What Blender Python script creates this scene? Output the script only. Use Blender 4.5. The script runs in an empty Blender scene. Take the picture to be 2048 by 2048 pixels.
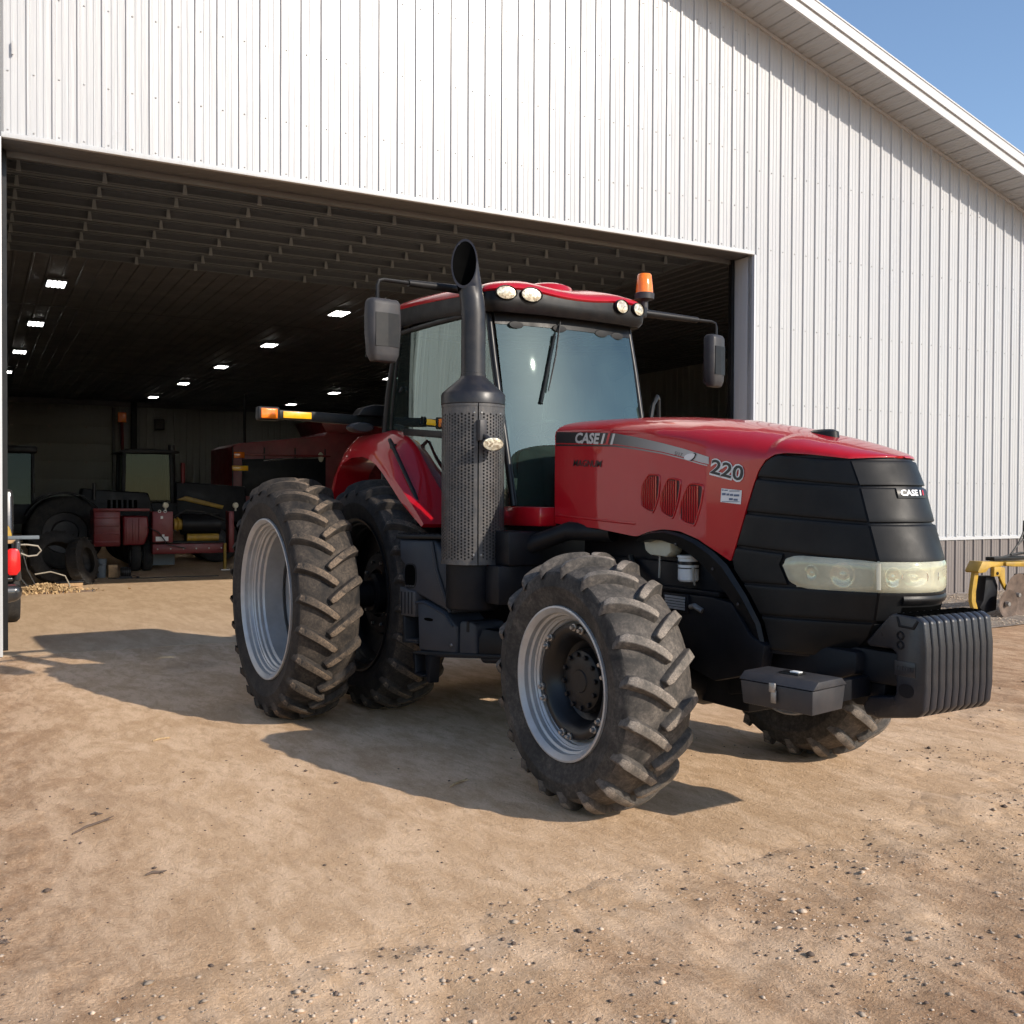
import bpy, bmesh, math, random
import numpy as np
from mathutils import Vector, Matrix
random.seed(7); np.random.seed(7)
R = math.radians
scene = bpy.context.scene
COL = scene.collection

# ---------------------------------------------------------------- camera
cd = bpy.data.cameras.new("camera"); cam = bpy.data.objects.new("camera", cd); COL.objects.link(cam)
cd.sensor_width = 36.0; cd.lens = 36.0 * 1979.63 / 2048.0
cd.clip_start = 0.05; cd.clip_end = 2000.0
CAM_POS = Vector((7.556, -4.2875, 1.7284))
yaw, pit, rol = 2.59135, -0.01594, 0.0044
_d = Vector((math.cos(yaw)*math.cos(pit), math.sin(yaw)*math.cos(pit), math.sin(pit)))
_r = Vector((math.sin(yaw), -math.cos(yaw), 0)); _u = _r.cross(_d)
_r2 = _r*math.cos(rol) + _u*math.sin(rol); _u2 = -_r*math.sin(rol) + _u*math.cos(rol)
cam.matrix_world = Matrix(((_r2.x, _u2.x, -_d.x, CAM_POS.x), (_r2.y, _u2.y, -_d.y, CAM_POS.y), (_r2.z, _u2.z, -_d.z, CAM_POS.z), (0, 0, 0, 1)))
scene.camera = cam

# ---------------------------------------------------------------- sky and sun
SUN_EL, SUN_AZ = 29.4, 22.5            # azimuth from +X towards +Y
world = bpy.data.worlds.new("World"); scene.world = world; world.use_nodes = True
wn = world.node_tree; wn.nodes.clear()
sky = wn.nodes.new("ShaderNodeTexSky"); sky.sky_type = 'NISHITA'; sky.sun_disc = False
sky.sun_elevation = R(SUN_EL); sky.sun_rotation = R(90 - SUN_AZ)
sky.air_density = 1.0; sky.dust_density = 0.6; sky.ozone_density = 2.2; sky.altitude = 200
bg = wn.nodes.new("ShaderNodeBackground"); bg.inputs[1].default_value = 0.15
wo = wn.nodes.new("ShaderNodeOutputWorld")
wn.links.new(sky.outputs[0], bg.inputs[0]); wn.links.new(bg.outputs[0], wo.inputs[0])
sd = bpy.data.lights.new("sun", 'SUN'); sun = bpy.data.objects.new("sun", sd); COL.objects.link(sun)
sd.energy = 3.8; sd.angle = R(0.53); sd.color = (1.0, 0.90, 0.77)
sv = Vector((math.cos(R(SUN_EL))*math.cos(R(SUN_AZ)), math.cos(R(SUN_EL))*math.sin(R(SUN_AZ)), math.sin(R(SUN_EL))))
sun.rotation_euler = sv.to_track_quat('Z', 'Y').to_euler(); sun.location = (20, 8, 20)

scene.view_settings.view_transform = 'Standard'; scene.view_settings.look = 'None'
scene.view_settings.exposure = 0.42; scene.view_settings.gamma = 1.0
scene.render.engine = 'CYCLES'
scene.cycles.use_denoising = True
scene.cycles.use_adaptive_sampling = True; scene.cycles.adaptive_threshold = .025
scene.cycles.max_bounces = 7; scene.cycles.diffuse_bounces = 4; scene.cycles.glossy_bounces = 4
scene.cycles.transparent_max_bounces = 12; scene.cycles.caustics_reflective = False; scene.cycles.caustics_refractive = False
scene.cycles.sample_clamp_indirect = 6.0

# ---------------------------------------------------------------- materials
class NT:
    def __init__(s, name):
        s.m = bpy.data.materials.new(name); s.m.use_nodes = True; s.t = s.m.node_tree; s.t.nodes.clear()
        s.o = s.n("OutputMaterial")
    def n(s, typ, **kw):
        nd = s.t.nodes.new("ShaderNode" + typ)
        for k, v in kw.items():
            if k.startswith('i_'):
                key = k[2:]; key = int(key) if key.isdigit() else key.replace('_', ' ')
                nd.inputs[key].default_value = v
            else: setattr(nd, k, v)
        return nd
    def l(s, a, b): s.t.links.new(a, b)
    def coord(s, scale=(1, 1, 1), kind='Object', rot=(0, 0, 0)):
        c = s.n("TexCoord"); mp = s.n("Mapping"); mp.inputs['Scale'].default_value = scale; mp.inputs['Rotation'].default_value = rot
        s.l(c.outputs[kind], mp.inputs[0]); return mp.outputs[0]
    def noise(s, vec, scale, detail=4, rough=.55, dist=0):
        nd = s.n("TexNoise"); nd.inputs['Scale'].default_value = scale; nd.inputs['Detail'].default_value = detail
        nd.inputs['Roughness'].default_value = rough; nd.inputs['Distortion'].default_value = dist
        s.l(vec, nd.inputs['Vector']); return nd.outputs['Fac']
    def ramp(s, fac, stops):
        r = s.n("ValToRGB"); e = r.color_ramp.elements
        while len(e) < len(stops): e.new(0.5)
        for el, (p, c) in zip(e, stops):
            el.position = p; el.color = (c, c, c, 1) if isinstance(c, (int, float)) else (*c, 1)
        s.l(fac, r.inputs[0]); return r.outputs[0]
    def mix(s, fac, a, b, mode='MIX'):
        m = s.n("Mix", data_type='RGBA', blend_type=mode)
        for v, i in ((fac, 0), (a, 6), (b, 7)):
            if hasattr(v, 'is_output') or hasattr(v, 'links'): s.l(v, m.inputs[i])
            else: m.inputs[i].default_value = v if i == 0 else (*v, 1)
        return m.outputs[2]
    def math(s, op, a, b=0.0):
        m = s.n("Math", operation=op)
        for v, i in ((a, 0), (b, 1)):
            if hasattr(v, 'links'): s.l(v, m.inputs[i])
            else: m.inputs[i].default_value = v
        return m.outputs[0]
    def bump(s, h, strength=.3, dist=.01):
        b = s.n("Bump"); b.inputs['Strength'].default_value = strength; b.inputs['Distance'].default_value = dist
        s.l(h, b.inputs['Height']); return b.outputs[0]
    def pbr(s, col, rough=.5, metal=0., normal=None, coat=0., spec=.5, **kw):
        p = s.n("BsdfPrincipled")
        for v, k in ((col, 'Base Color'), (rough, 'Roughness'), (metal, 'Metallic')):
            if hasattr(v, 'links'): s.l(v, p.inputs[k])
            else: p.inputs[k].default_value = (*v, 1) if k == 'Base Color' else v
        p.inputs['Coat Weight'].default_value = coat; p.inputs['Coat Roughness'].default_value = .04
        p.inputs['Specular IOR Level'].default_value = spec
        for k, v in kw.items(): p.inputs[k.replace('_', ' ')].default_value = v
        if normal is not None: s.l(normal, p.inputs['Normal'])
        return p
    def out(s, sh): s.l(sh.outputs[0] if hasattr(sh, 'outputs') else sh, s.o.inputs[0]); return s.m

def M_simple(name, col, rough=.5, metal=0., var=.25, scale=6., bump=0., bscale=80., coat=0., dust=0., dustcol=(.36, .27, .19), spec=.5):
    t = NT(name); c = t.coord()
    n1 = t.noise(c, scale, 5, .6)
    a = tuple(x*(1-var) for x in col); b = tuple(min(1, x*(1+var)) for x in col)
    cc = t.mix(t.ramp(n1, [(.3, 0.), (.7, 1.)]), a, b)
    if dust:
        n2 = t.noise(c, scale*2.3, 8, .7)
        cc = t.mix(t.math('MULTIPLY', t.ramp(n2, [(.42, 0.), (.75, 1.)]), dust), cc, dustcol)
    rr = t.ramp(t.noise(c, scale*1.7, 4), [(.3, max(.02, rough*.8)), (.7, min(1, rough*1.2))])
    nm = t.bump(t.noise(c, bscale, 4), bump, .004) if bump else None
    return t.out(t.pbr(cc, rr, metal, nm, coat, spec))

MAT = {}
MAT['red'] = M_simple('red_paint', (.40, .0035, .011), .36, 0, .05, 2., 0, coat=.75, dust=.02, spec=.15)
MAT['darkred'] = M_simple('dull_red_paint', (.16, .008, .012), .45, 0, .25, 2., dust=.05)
MAT['black'] = M_simple('black_plastic', (.0055, .006, .0072), .45, 0, .3, 5., .12, 220, dust=.03, spec=.28)
MAT['grille'] = M_simple('grille_plastic', (.0050, .0053, .0060), .5, 0, .25, 3., .15, 260, dust=.10, dustcol=(.07, .058, .046), spec=.26)
MAT['blackgloss'] = M_simple('black_gloss', (.007, .007, .008), .36, 0, .2, 4., spec=.35)
MAT['chassis'] = M_simple('chassis_paint', (.0045, .0052, .0078), .5, 0, .4, 4., .15, 60, dust=.10, dustcol=(.04, .034, .028), spec=.24)
MAT['tank'] = M_simple('tank_plastic', (.020, .024, .033), .5, 0, .2, 3., .2, 200, dust=.10, dustcol=(.08, .07, .06), spec=.4)
MAT['grey'] = M_simple('dark_grey_plastic', (.030, .030, .034), .5, 0, .2, 4., .1, 200, dust=.06, spec=.4)
MAT['weight'] = M_simple('cast_weight_paint', (.016, .017, .022), .34, 0, .3, 8., .2, 120, dust=.14, dustcol=(.10, .085, .07))
MAT['silver'] = M_simple('silver_rim_paint', (.41, .42, .43), .4, .4, .12, 5., dust=.22, dustcol=(.20, .165, .13))
MAT['steel'] = M_simple('bolt_steel', (.30, .29, .28), .42, .8, .3, 20.)
MAT['shield'] = M_simple('perforated_shield_metal', (.07, .069, .071), .5, .35, .25, 7., dust=.35, dustcol=(.22, .185, .15))
MAT['muffler'] = M_simple('muffler_dark', (.02, .02, .022), .6, .2, .3, 5.)
MAT['stack'] = M_simple('exhaust_black', (.012, .012, .015), .42, .1, .3, 6., dust=.05)
MAT['soot_and_shade'] = M_simple('soot_and_shade', (.003, .003, .003), .95, spec=0.)  # soot in the stack; elsewhere near-black paints shade into slots and pockets
MAT['decalsilver'] = M_simple('decal_silver', (.50, .50, .50), .35, .3, .05)
MAT['decalwhite'] = M_simple('decal_white', (.7, .7, .7), .4, 0, .05)
MAT['decalblack'] = M_simple('decal_black', (.012, .012, .014), .35, 0, .05)
MAT['decalred'] = M_simple('decal_red', (.45, .012, .02), .35, 0, .05)
MAT['cream'] = M_simple('cream_plastic', (.55, .53, .42), .5, 0, .1, 10.)
MAT['filter'] = M_simple('white_filter', (.7, .7, .68), .4, 0, .08, 10.)
MAT['yellow'] = M_simple('yellow_paint', (.40, .24, .025), .5, 0, .3, 4., dust=.35, dustcol=(.20, .15, .10))
MAT['wood'] = M_simple('sawn_wood', (.36, .23, .12), .8, 0, .35, 9.)
MAT['chips'] = M_simple('wood_chips', (.46, .32, .17), .9, 0, .4, 30.)
MAT['fabric'] = M_simple('seat_fabric', (.05, .05, .055), .9, 0, .2, 20.)
MAT['rubberhose'] = M_simple('hose_rubber', (.02, .02, .02), .55)
MAT['pale_hose'] = M_simple('pale_hose', (.30, .27, .22), .5)

def M_rubber(name, base, dusty, amount, s=7.):
    t = NT(name); c = t.coord()
    n1 = t.noise(c, s, 9, .68, .6); n2 = t.noise(c, s*9, 6, .7)
    f = t.math('MULTIPLY', t.ramp(n1, [(.36, 0.), (.68, 1.)]), amount)
    f2 = t.math('MULTIPLY', t.ramp(n2, [(.4, .35), (.65, 1.)]), f)
    cc = t.mix(f2, base, dusty)
    nm = t.bump(t.noise(c, s*16, 6, .65), .35, .004)
    return t.out(t.pbr(cc, .78, 0, nm, 0, .25))
MAT['rubber'] = M_rubber('tyre_rubber', (.012, .012, .013), (.10, .085, .072), .55)
MAT['rubber_dusty'] = M_rubber('tyre_rubber_dusty', (.018, .0178, .0178), (.17, .15, .13), .65, 5.)
MAT['lug_dust'] = M_rubber('lug_top_dust', (.085, .077, .068), (.38, .32, .265), 1.0, 12.)
MAT['lug_dust_rear'] = M_rubber('rear_lug_top_dust', (.022, .021, .02), (.36, .26, .18), .8, 9.)
MAT['old_rubber'] = M_rubber('old_tyre_rubber', (.018, .018, .019), (.10, .09, .08), .5)

def M_glass(name, tint, refl=1.9, dust=.10, dcol=(.55, .62, .62), rough=.012):
    t = NT(name); c = t.coord()
    tr = t.n("BsdfTransparent"); tr.inputs[0].default_value = (*tint, 1)
    gl = t.n("BsdfGlossy"); gl.inputs['Roughness'].default_value = rough; gl.inputs[0].default_value = (.80, 1, .96, 1)
    df = t.n("BsdfDiffuse"); df.inputs[0].default_value = (*dcol, 1)
    fr = t.n("Fresnel"); fr.inputs[0].default_value = refl
    dn = t.ramp(t.noise(c, 3., 6, .6), [(.3, dust*.55), (.75, dust*1.35)])
    m1 = t.n("MixShader"); t.l(dn, m1.inputs[0]); t.l(tr.outputs[0], m1.inputs[1]); t.l(df.outputs[0], m1.inputs[2])
    m2 = t.n("MixShader"); t.l(fr.outputs[0], m2.inputs[0]); t.l(m1.outputs[0], m2.inputs[1]); t.l(gl.outputs[0], m2.inputs[2])
    return t.out(m2)
MAT['windshield'] = M_glass('windshield_glass', (.55, .72, .64), 2.05, .045, (.42, .66, .58))
MAT['sideglass'] = M_glass('side_glass', (.42, .58, .50), 2.6, .03, (.5, .58, .5))
MAT['darkglass'] = M_glass('dark_glass', (.10, .12, .12), 1.25, .015)
def M_lamp(name, col, rough=.25, trans=.3, em=0.):
    t = NT(name); c = t.coord()
    n = t.noise(c, 45., 2)
    cc = t.mix(t.ramp(n, [(.4, 0.), (.6, 1.)]), tuple(x*.92 for x in col), col)
    p = t.pbr(cc, rough, 0, t.bump(t.n("TexVoronoi", i_Scale=70.).outputs[0], .08, .003), .7)
    p.inputs['Subsurface Weight'].default_value = trans; p.inputs['Subsurface Radius'].default_value = (.02, .02, .02)
    return t.out(p)
MAT['headlight'] = M_glass('aged_headlight_lens', (.97, .95, .82), 1.6, .50, (.84, .81, .62), .06)
MAT['lamphouse'] = M_simple('lamp_housing', (.42, .40, .32), .4, .3, .1)
MAT['chrome'] = M_simple('lamp_reflector', (.80, .79, .72), .12, .9, .1)
MAT['bulb'] = M_lamp('headlight_bulb', (.86, .84, .74), .12, .2)
def M_reflector(name, a, b):
    t = NT(name); c = t.coord(); vo = t.n("TexVoronoi"); vo.inputs['Scale'].default_value = 75.; t.l(c, vo.inputs['Vector'])
    cc = t.mix(t.ramp(vo.outputs['Color'], [(.25, 0.), (.75, 1.)]), a, b)
    return t.out(t.pbr(cc, .25, .35, t.bump(vo.outputs['Distance'], .15, .004), 1.))
MAT['worklamp'] = M_reflector('work_lamp_lens', (.36, .30, .21), (.80, .74, .58))
MAT['amber'] = M_lamp('amber_lens', (.95, .22, .01), .15, .35)
MAT['yellowrefl'] = M_lamp('yellow_reflector', (.95, .50, .01), .3, .1)
MAT['redlens'] = M_lamp('red_lens', (.75, .02, .02), .2, .3)
def M_emit(name, col, st):
    t = NT(name); e = t.n("Emission"); e.inputs[0].default_value = (*col, 1); e.inputs[1].default_value = st; t.m.cycles.emission_sampling = 'NONE'; return t.out(e)
MAT['tube_light'] = M_emit('led_tube', (1, .97, .92), 9.)
MAT['taillight_on'] = M_emit('tail_lamp_glow', (1, .62, .5), 1.1)

def M_siding(name, col, rough=.32, stain=.1):
    t = NT(name); c = t.coord((1, 1, .25))
    n = t.noise(c, 1.3, 6, .6); n2 = t.noise(t.coord((5, 5, .15)), 2., 5, .6)
    cc = t.mix(t.math('MULTIPLY', t.ramp(n2, [(.4, 0.), (.8, 1.)]), stain), col, tuple(x*.72 for x in col))
    rr = t.ramp(n, [(.3, rough*.8), (.7, rough*1.3)])
    nm = t.bump(t.noise(t.coord((7, 7, .25)), 1.6, 4), .55, .012)
    return t.out(t.pbr(cc, rr, 0, nm, 0, .6))
MAT['siding'] = M_siding('white_siding_steel', (.455, .46, .468), .30, .25)
MAT['wainscot'] = M_siding('taupe_wainscot_steel', (.20, .175, .165))
MAT['trim'] = M_siding('white_trim_steel', (.52, .525, .53), .35, .15)
MAT['jamb'] = M_siding('grey_jamb_steel', (.50, .52, .56), .45, .1)
MAT['header'] = M_siding('taupe_header_steel', (.105, .105, .11), .5, .1)
MAT['soffit'] = M_siding('soffit_steel', (.40, .415, .43), .5, .1)
MAT['roofsteel'] = M_siding('roof_steel', (.5, .5, .5), .45, .1)
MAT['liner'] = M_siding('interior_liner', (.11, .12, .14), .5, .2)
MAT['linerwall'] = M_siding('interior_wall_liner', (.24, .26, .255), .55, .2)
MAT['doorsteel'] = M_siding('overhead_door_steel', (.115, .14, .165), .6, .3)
MAT['doorstile'] = M_siding('overhead_door_stile', (.30, .35, .38), .5, .2)
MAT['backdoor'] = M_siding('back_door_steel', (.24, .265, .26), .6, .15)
MAT['screw'] = M_simple('screw_heads', (.42, .42, .42), .5)

def M_ground(name, dark, mid, light, streak, bump_d, fine, rot=0., speck=.5, con=1.):
    t = NT(name); c = t.coord(kind='Object'); cs = t.coord((1, streak, 1), rot=(0, 0, rot)); cs2 = t.coord((1, streak*.6, 1), rot=(0, 0, rot+.35))
    n0 = t.noise(c, .35, 6, .6, .4); n1 = t.noise(cs, 3.2, 9, .66, .6); n2 = t.noise(cs2, 12., 9, .7, .35); n3 = t.noise(c, 60., 5, .7); n4 = t.noise(c, 17., 7, .66, .5)
    col = t.mix(t.ramp(n0, [(.30, 0.), (.70, 1.)]), tuple(d*.6+m*.4 for d, m in zip(dark, mid)), mid)
    col = t.mix(t.math('MULTIPLY', t.ramp(n1, [(.44, 0.), (.60, 1.)]), .75*con), col, light)
    col = t.mix(t.math('MULTIPLY', t.ramp(n2, [(.36, 1.), (.50, 0.)]), .55*con), col, dark)
    col = t.mix(t.math('MULTIPLY', t.ramp(n2, [(.52, 0.), (.66, 1.)]), .45*con), col, light)
    col = t.mix(t.math('MULTIPLY', t.ramp(n3, [(.30, 1.), (.50, 0.)]), .30), col, tuple(x*.7 for x in dark))
    vo = t.n("TexVoronoi"); vo.inputs['Scale'].default_value = 9.; t.l(t.coord((1, 1.7, 1), rot=(0, 0, rot)), vo.inputs['Vector'])
    sp = t.math('MULTIPLY', t.ramp(vo.outputs['Distance'], [(.04, 1.), (.085, 0.)]), t.ramp(t.noise(c, 1.3, 3), [(.47, 0.), (.56, 1.)]))
    col = t.mix(t.math('MULTIPLY', sp, speck), col, (.07, .048, .036))
    h = t.math('ADD', t.math('MULTIPLY', n4, 1.0), t.math('MULTIPLY', n3, fine))
    h = t.math('ADD', h, t.math('MULTIPLY', n2, 1.0))
    return t.out(t.pbr(col, .93, 0, t.bump(h, .85, bump_d), 0, .10))
def M_yard(ref):
    """dusty concrete fading into packed dirt; noise is laid out in the barn's own frame so it runs on across both surfaces"""
    t = NT('yard_dust'); T_ = t.n("TexCoord"); T_.object = ref
    def co(scale=(1, 1, 1), rot=0.):
        mp = t.n("Mapping"); mp.inputs['Scale'].default_value = scale; mp.inputs['Rotation'].default_value = (0, 0, rot); t.l(T_.outputs['Object'], mp.inputs[0]); return mp.outputs[0]
    c = co(); sx = t.n("SeparateXYZ"); t.l(c, sx.inputs[0]); s_, n_ = sx.outputs[0], sx.outputs[1]
    nb = t.noise(c, .9, 6, .62, .3); nw = t.math('MULTIPLY', t.math('SUBTRACT', nb, .5), 3.2)
    d = t.math('MINIMUM', t.math('ADD', s_, t.math('MULTIPLY', nw, .22)), t.math('ADD', t.math('ADD', n_, 9.25), nw))
    d = t.math('MINIMUM', d, t.math('ADD', t.math('SUBTRACT', 7.2, s_), nw))
    mr = t.n("MapRange"); mr.interpolation_type = 'SMOOTHSTEP'; mr.inputs[1].default_value = -.45; mr.inputs[2].default_value = .9; t.l(d, mr.inputs[0]); f = mr.outputs[0]
    n0 = t.noise(c, .35, 6, .6, .4); n1 = t.noise(co((1, .45, 1), .75), 3.4, 9, .66, .5); n2 = t.noise(co((1, .4, 1), 1.0), 13., 9, .7, .3); n3 = t.noise(c, 70., 5, .7); n4 = t.noise(c, 18., 7, .66, .3)
    def tone(dark, mid, light, con):
        col = t.mix(t.ramp(n0, [(.30, 0.), (.70, 1.)]), tuple(x*.5+y*.5 for x, y in zip(dark, mid)), mid)
        col = t.mix(t.math('MULTIPLY', t.ramp(n1, [(.45, 0.), (.60, 1.)]), .75*con), col, light)
        col = t.mix(t.math('MULTIPLY', t.ramp(n2, [(.36, 1.), (.50, 0.)]), .6*con), col, dark)
        return t.mix(t.math('MULTIPLY', t.ramp(n2, [(.53, 0.), (.66, 1.)]), .5*con), col, light)
    col = t.mix(f, tone((.28, .16, .09), (.49, .305, .18), (.72, .50, .33), .9), tone((.42, .268, .152), (.615, .418, .258), (.78, .565, .382), .85))
    col = t.mix(t.math('MULTIPLY', t.ramp(n3, [(.32, 1.), (.48, 0.)]), .28), col, (.26, .17, .11)); col = t.mix(t.math('MULTIPLY', t.ramp(n3, [(.56, 0.), (.68, 1.)]), .4), col, (.80, .62, .45))
    vo = t.n("TexVoronoi"); vo.inputs['Scale'].default_value = 9.; t.l(co((1, 1.7, 1), .75), vo.inputs['Vector'])
    sp = t.math('MULTIPLY', t.ramp(vo.outputs['Distance'], [(.03, 1.), (.08, 0.)]), t.ramp(t.noise(c, 1.3, 3), [(.46, 0.), (.56, 1.)]))
    col = t.mix(t.math('MULTIPLY', sp, .8), col, (.09, .06, .045))
    # old damp and oil marks
    st = t.ramp(t.noise(co((1, .6, 1), .4), .8, 5, .6, .5), [(.60, 0.), (.72, 1.)]); col = t.mix(t.math('MULTIPLY', st, .35), col, (.24, .165, .11))
    n5 = t.noise(c, 170., 3, .7); h = t.math('ADD', t.math('ADD', t.math('MULTIPLY', n4, 1.2), t.math('ADD', t.math('MULTIPLY', n3, .9), t.math('MULTIPLY', n5, .35))), n2)
    b = t.n("Bump"); b.inputs['Strength'].default_value = .9; t.l(h, b.inputs['Height']); mr2 = t.n("MapRange"); mr2.inputs[3].default_value = .020; mr2.inputs[4].default_value = .009; t.l(f, mr2.inputs[0]); t.l(mr2.outputs[0], b.inputs['Distance'])
    return t.out(t.pbr(col, .93, 0, b.outputs[0], 0, .10))
MAT['floor'] = M_ground('barn_floor_concrete', (.42, .29, .18), (.56, .40, .26), (.66, .49, .33), .35, .005, .2, .3, .8, .7)
MAT['gravel'] = M_ground('gravel_bed', (.20, .17, .145), (.34, .28, .23), (.46, .39, .31), 1., .03, 1.2)
MAT['pebble'] = M_simple('pebbles', (.46, .36, .27), .85, 0, .45, 3.)
MAT['clod'] = M_simple('dark_clods', (.12, .085, .065), .95, 0, .4, 8.)

# ---------------------------------------------------------------- mesh helpers
class MB:
    def __init__(s): s.v = []; s.f = []; s.mi = []; s.cur = 0
    def add(s, vs, fs):
        o = len(s.v); s.v += [tuple(v) for v in vs]
        for f in fs: s.f.append(tuple(i+o for i in f)); s.mi.append(s.cur)
        return s
    def box(s, x0, x1, y0, y1, z0, z1):
        return s.add([(x0,y0,z0),(x1,y0,z0),(x1,y1,z0),(x0,y1,z0),(x0,y0,z1),(x1,y0,z1),(x1,y1,z1),(x0,y1,z1)],
                     [(0,3,2,1),(4,5,6,7),(0,1,5,4),(1,2,6,5),(2,3,7,6),(3,0,4,7)])
    def obox(s, c, size, mat3):
        a = [Vector(c)+mat3 @ Vector((sx*size[0]/2, sy*size[1]/2, sz*size[2]/2)) for sz in (-1,1) for sx,sy in ((-1,-1),(1,-1),(1,1),(-1,1))]
        return s.add(a, [(0,3,2,1),(4,5,6,7),(0,1,5,4),(1,2,6,5),(2,3,7,6),(3,0,4,7)])
    def bar(s, a, b, w, h, up=(0,0,1)):
        a, b = Vector(a), Vector(b); d = (b-a); L = d.length; d.normalize(); u = Vector(up)
        if abs(d.dot(u)) > .98: u = Vector((1,0,0))
        y = u.cross(d).normalized(); z = d.cross(y)
        return s.obox((a+b)/2, (L, w, h), Matrix((d, y, z)).transposed())
    def prism(s, poly, axis, a0, a1):
        def P(p, a): return (a, p[0], p[1]) if axis == 'x' else (p[0], a, p[1]) if axis == 'y' else (p[0], p[1], a)
        n = len(poly); vs = [P(p, a0) for p in poly] + [P(p, a1) for p in poly]
        area = sum(poly[i][0]*poly[(i+1) % n][1]-poly[(i+1) % n][0]*poly[i][1] for i in range(n))
        fs = [tuple(range(n)), tuple(range(2*n-1, n-1, -1))] + [(i+n, (i+1) % n+n, (i+1) % n, i) for i in range(n)]
        return s.add(vs, fs)
    def tube(s, path, r, n=10, caps=True):
        path = [Vector(p) for p in path]; rs = r if isinstance(r, (list, tuple)) else [r]*len(path)
        rings = []; prev = None
        for i, p in enumerate(path):
            d = (path[min(i+1, len(path)-1)]-path[max(i-1, 0)]).normalized()
            if prev is None:
                u = Vector((0,0,1)) if abs(d.z) < .9 else Vector((1,0,0)); x = u.cross(d).normalized()
            else: x = (prev-d*prev.dot(d)).normalized()
            prev = x; y = d.cross(x)
            rings.append([p+(x*math.cos(2*math.pi*k/n)+y*math.sin(2*math.pi*k/n))*rs[i] for k in range(n)])
        vs = [v for rg in rings for v in rg]; fs = []
        for i in range(len(rings)-1):
            for k in range(n): fs.append((i*n+k, i*n+(k+1) % n, (i+1)*n+(k+1) % n, (i+1)*n+k))
        if caps: fs += [tuple(range(n-1, -1, -1)), tuple((len(rings)-1)*n+k for k in range(n))]
        return s.add(vs, fs)
    def lathe(s, prof, n=32, c=(0,0,0), axis='z', closed=False, sc=(1,1), a0=0, a1=2*math.pi):
        full = abs(a1-a0-2*math.pi) < 1e-6; m = n if full else n+1
        vs = []
        for k in range(m):
            a = a0+(a1-a0)*k/n; ca, sa = math.cos(a)*sc[0], math.sin(a)*sc[1]
            for r, h in prof:
                if axis == 'z': p = (c[0]+r*ca, c[1]+r*sa, c[2]+h)
                elif axis == 'y': p = (c[0]+r*ca, c[1]+h, c[2]+r*sa)
                else: p = (c[0]+h, c[1]+r*ca, c[2]+r*sa)
                vs.append(p)
        q = len(prof); fs = []
        for k in range(n if full else n):
            k2 = (k+1) % m
            for j in range(q if closed else q-1):
                j2 = (j+1) % q; fs.append((k*q+j, k2*q+j, k2*q+j2, k*q+j2))
        return s.add(vs, fs)
    def cyl(s, a, b, r, n=16, r2=None): return s.tube([a, b], [r, r if r2 is None else r2], n)
    def grid(s, fn, nu, nv):
        vs = [fn(i/nu, j/nv) for i in range(nu+1) for j in range(nv+1)]
        fs = [(i*(nv+1)+j, (i+1)*(nv+1)+j, (i+1)*(nv+1)+j+1, i*(nv+1)+j+1) for i in range(nu) for j in range(nv)]
        return s.add(vs, fs)
    def mesh(s, name, mats, bevel=0., smooth=True, seg=2, solid=0., angle=38, weld=True):
        me = bpy.data.meshes.new(name); me.from_pydata(s.v, [], s.f); 
        if not isinstance(mats, (list, tuple)): mats = [mats]
        for m in mats: me.materials.append(MAT[m] if isinstance(m, str) else m)
        me.polygons.foreach_set('material_index', s.mi)
        bm = bmesh.new(); bm.from_mesh(me)
        if weld: bmesh.ops.remove_doubles(bm, verts=bm.verts, dist=1e-5)
        if not solid: bmesh.ops.recalc_face_normals(bm, faces=bm.faces)
        if bevel:
            es = [e for e in bm.edges if len(e.link_faces) == 2 and e.calc_face_angle(0) > R(28)]
            bmesh.ops.bevel(bm, geom=es, offset=bevel, segments=seg, affect='EDGES', profile=.5, clamp_overlap=True)
        if solid:
            bmesh.ops.recalc_face_normals(bm, faces=bm.faces)
            bmesh.ops.solidify(bm, geom=bm.faces[:], thickness=solid)
        bm.to_mesh(me); bm.free()
        if smooth:
            me.polygons.foreach_set('use_smooth', [True]*len(me.polygons)); me.set_sharp_from_angle(angle=R(angle))
        me.update(); return me
    def build(s, name, mats, parent=None, loc=None, **kw):
        return place(name, s.mesh(name, mats, **kw), parent, loc)

def place(name, me, parent=None, loc=None, rot=None):
    o = bpy.data.objects.new(name, me); COL.objects.link(o)
    if parent is not None: o.parent = parent
    if loc is not None: o.location = loc
    if rot is not None: o.rotation_euler = rot
    return o
def tag(o, label=None, cat=None, group=None, kind=None):
    if label: o['label'] = label
    if cat: o['category'] = cat
    if group: o['group'] = group
    if kind: o['kind'] = kind
    return o
def empty(name, loc, rz, label, cat, group=None):
    o = bpy.data.objects.new(name, None); COL.objects.link(o); o.empty_display_size = .3
    o.location = loc; o.rotation_euler = (0, 0, rz); return tag(o, label, cat, group)
def copy_tree(o, parent=None):
    c = o.copy(); COL.objects.link(c); c.parent = parent
    for ch in list(o.children): copy_tree(ch, c)
    return c
def interp(x, xs, ys): return float(np.interp(x, xs, ys))
TEXTS = {}
def text_mesh(txt, size, shear=0., offset=0., ext=0., res=3):
    k = (txt, size, shear, offset)
    if k in TEXTS: return TEXTS[k].copy()
    cu = bpy.data.curves.new('lettering', 'FONT'); cu.body = txt; cu.size = size; cu.shear = shear; cu.offset = offset; cu.extrude = ext; cu.resolution_u = res
    ob = bpy.data.objects.new('lettering', cu); COL.objects.link(ob)
    dg = bpy.context.evaluated_depsgraph_get(); dg.update()
    me = bpy.data.meshes.new_from_object(ob.evaluated_get(dg)); bpy.data.objects.remove(ob); bpy.data.curves.remove(cu)
    TEXTS[k] = me; return me.copy()
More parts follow.
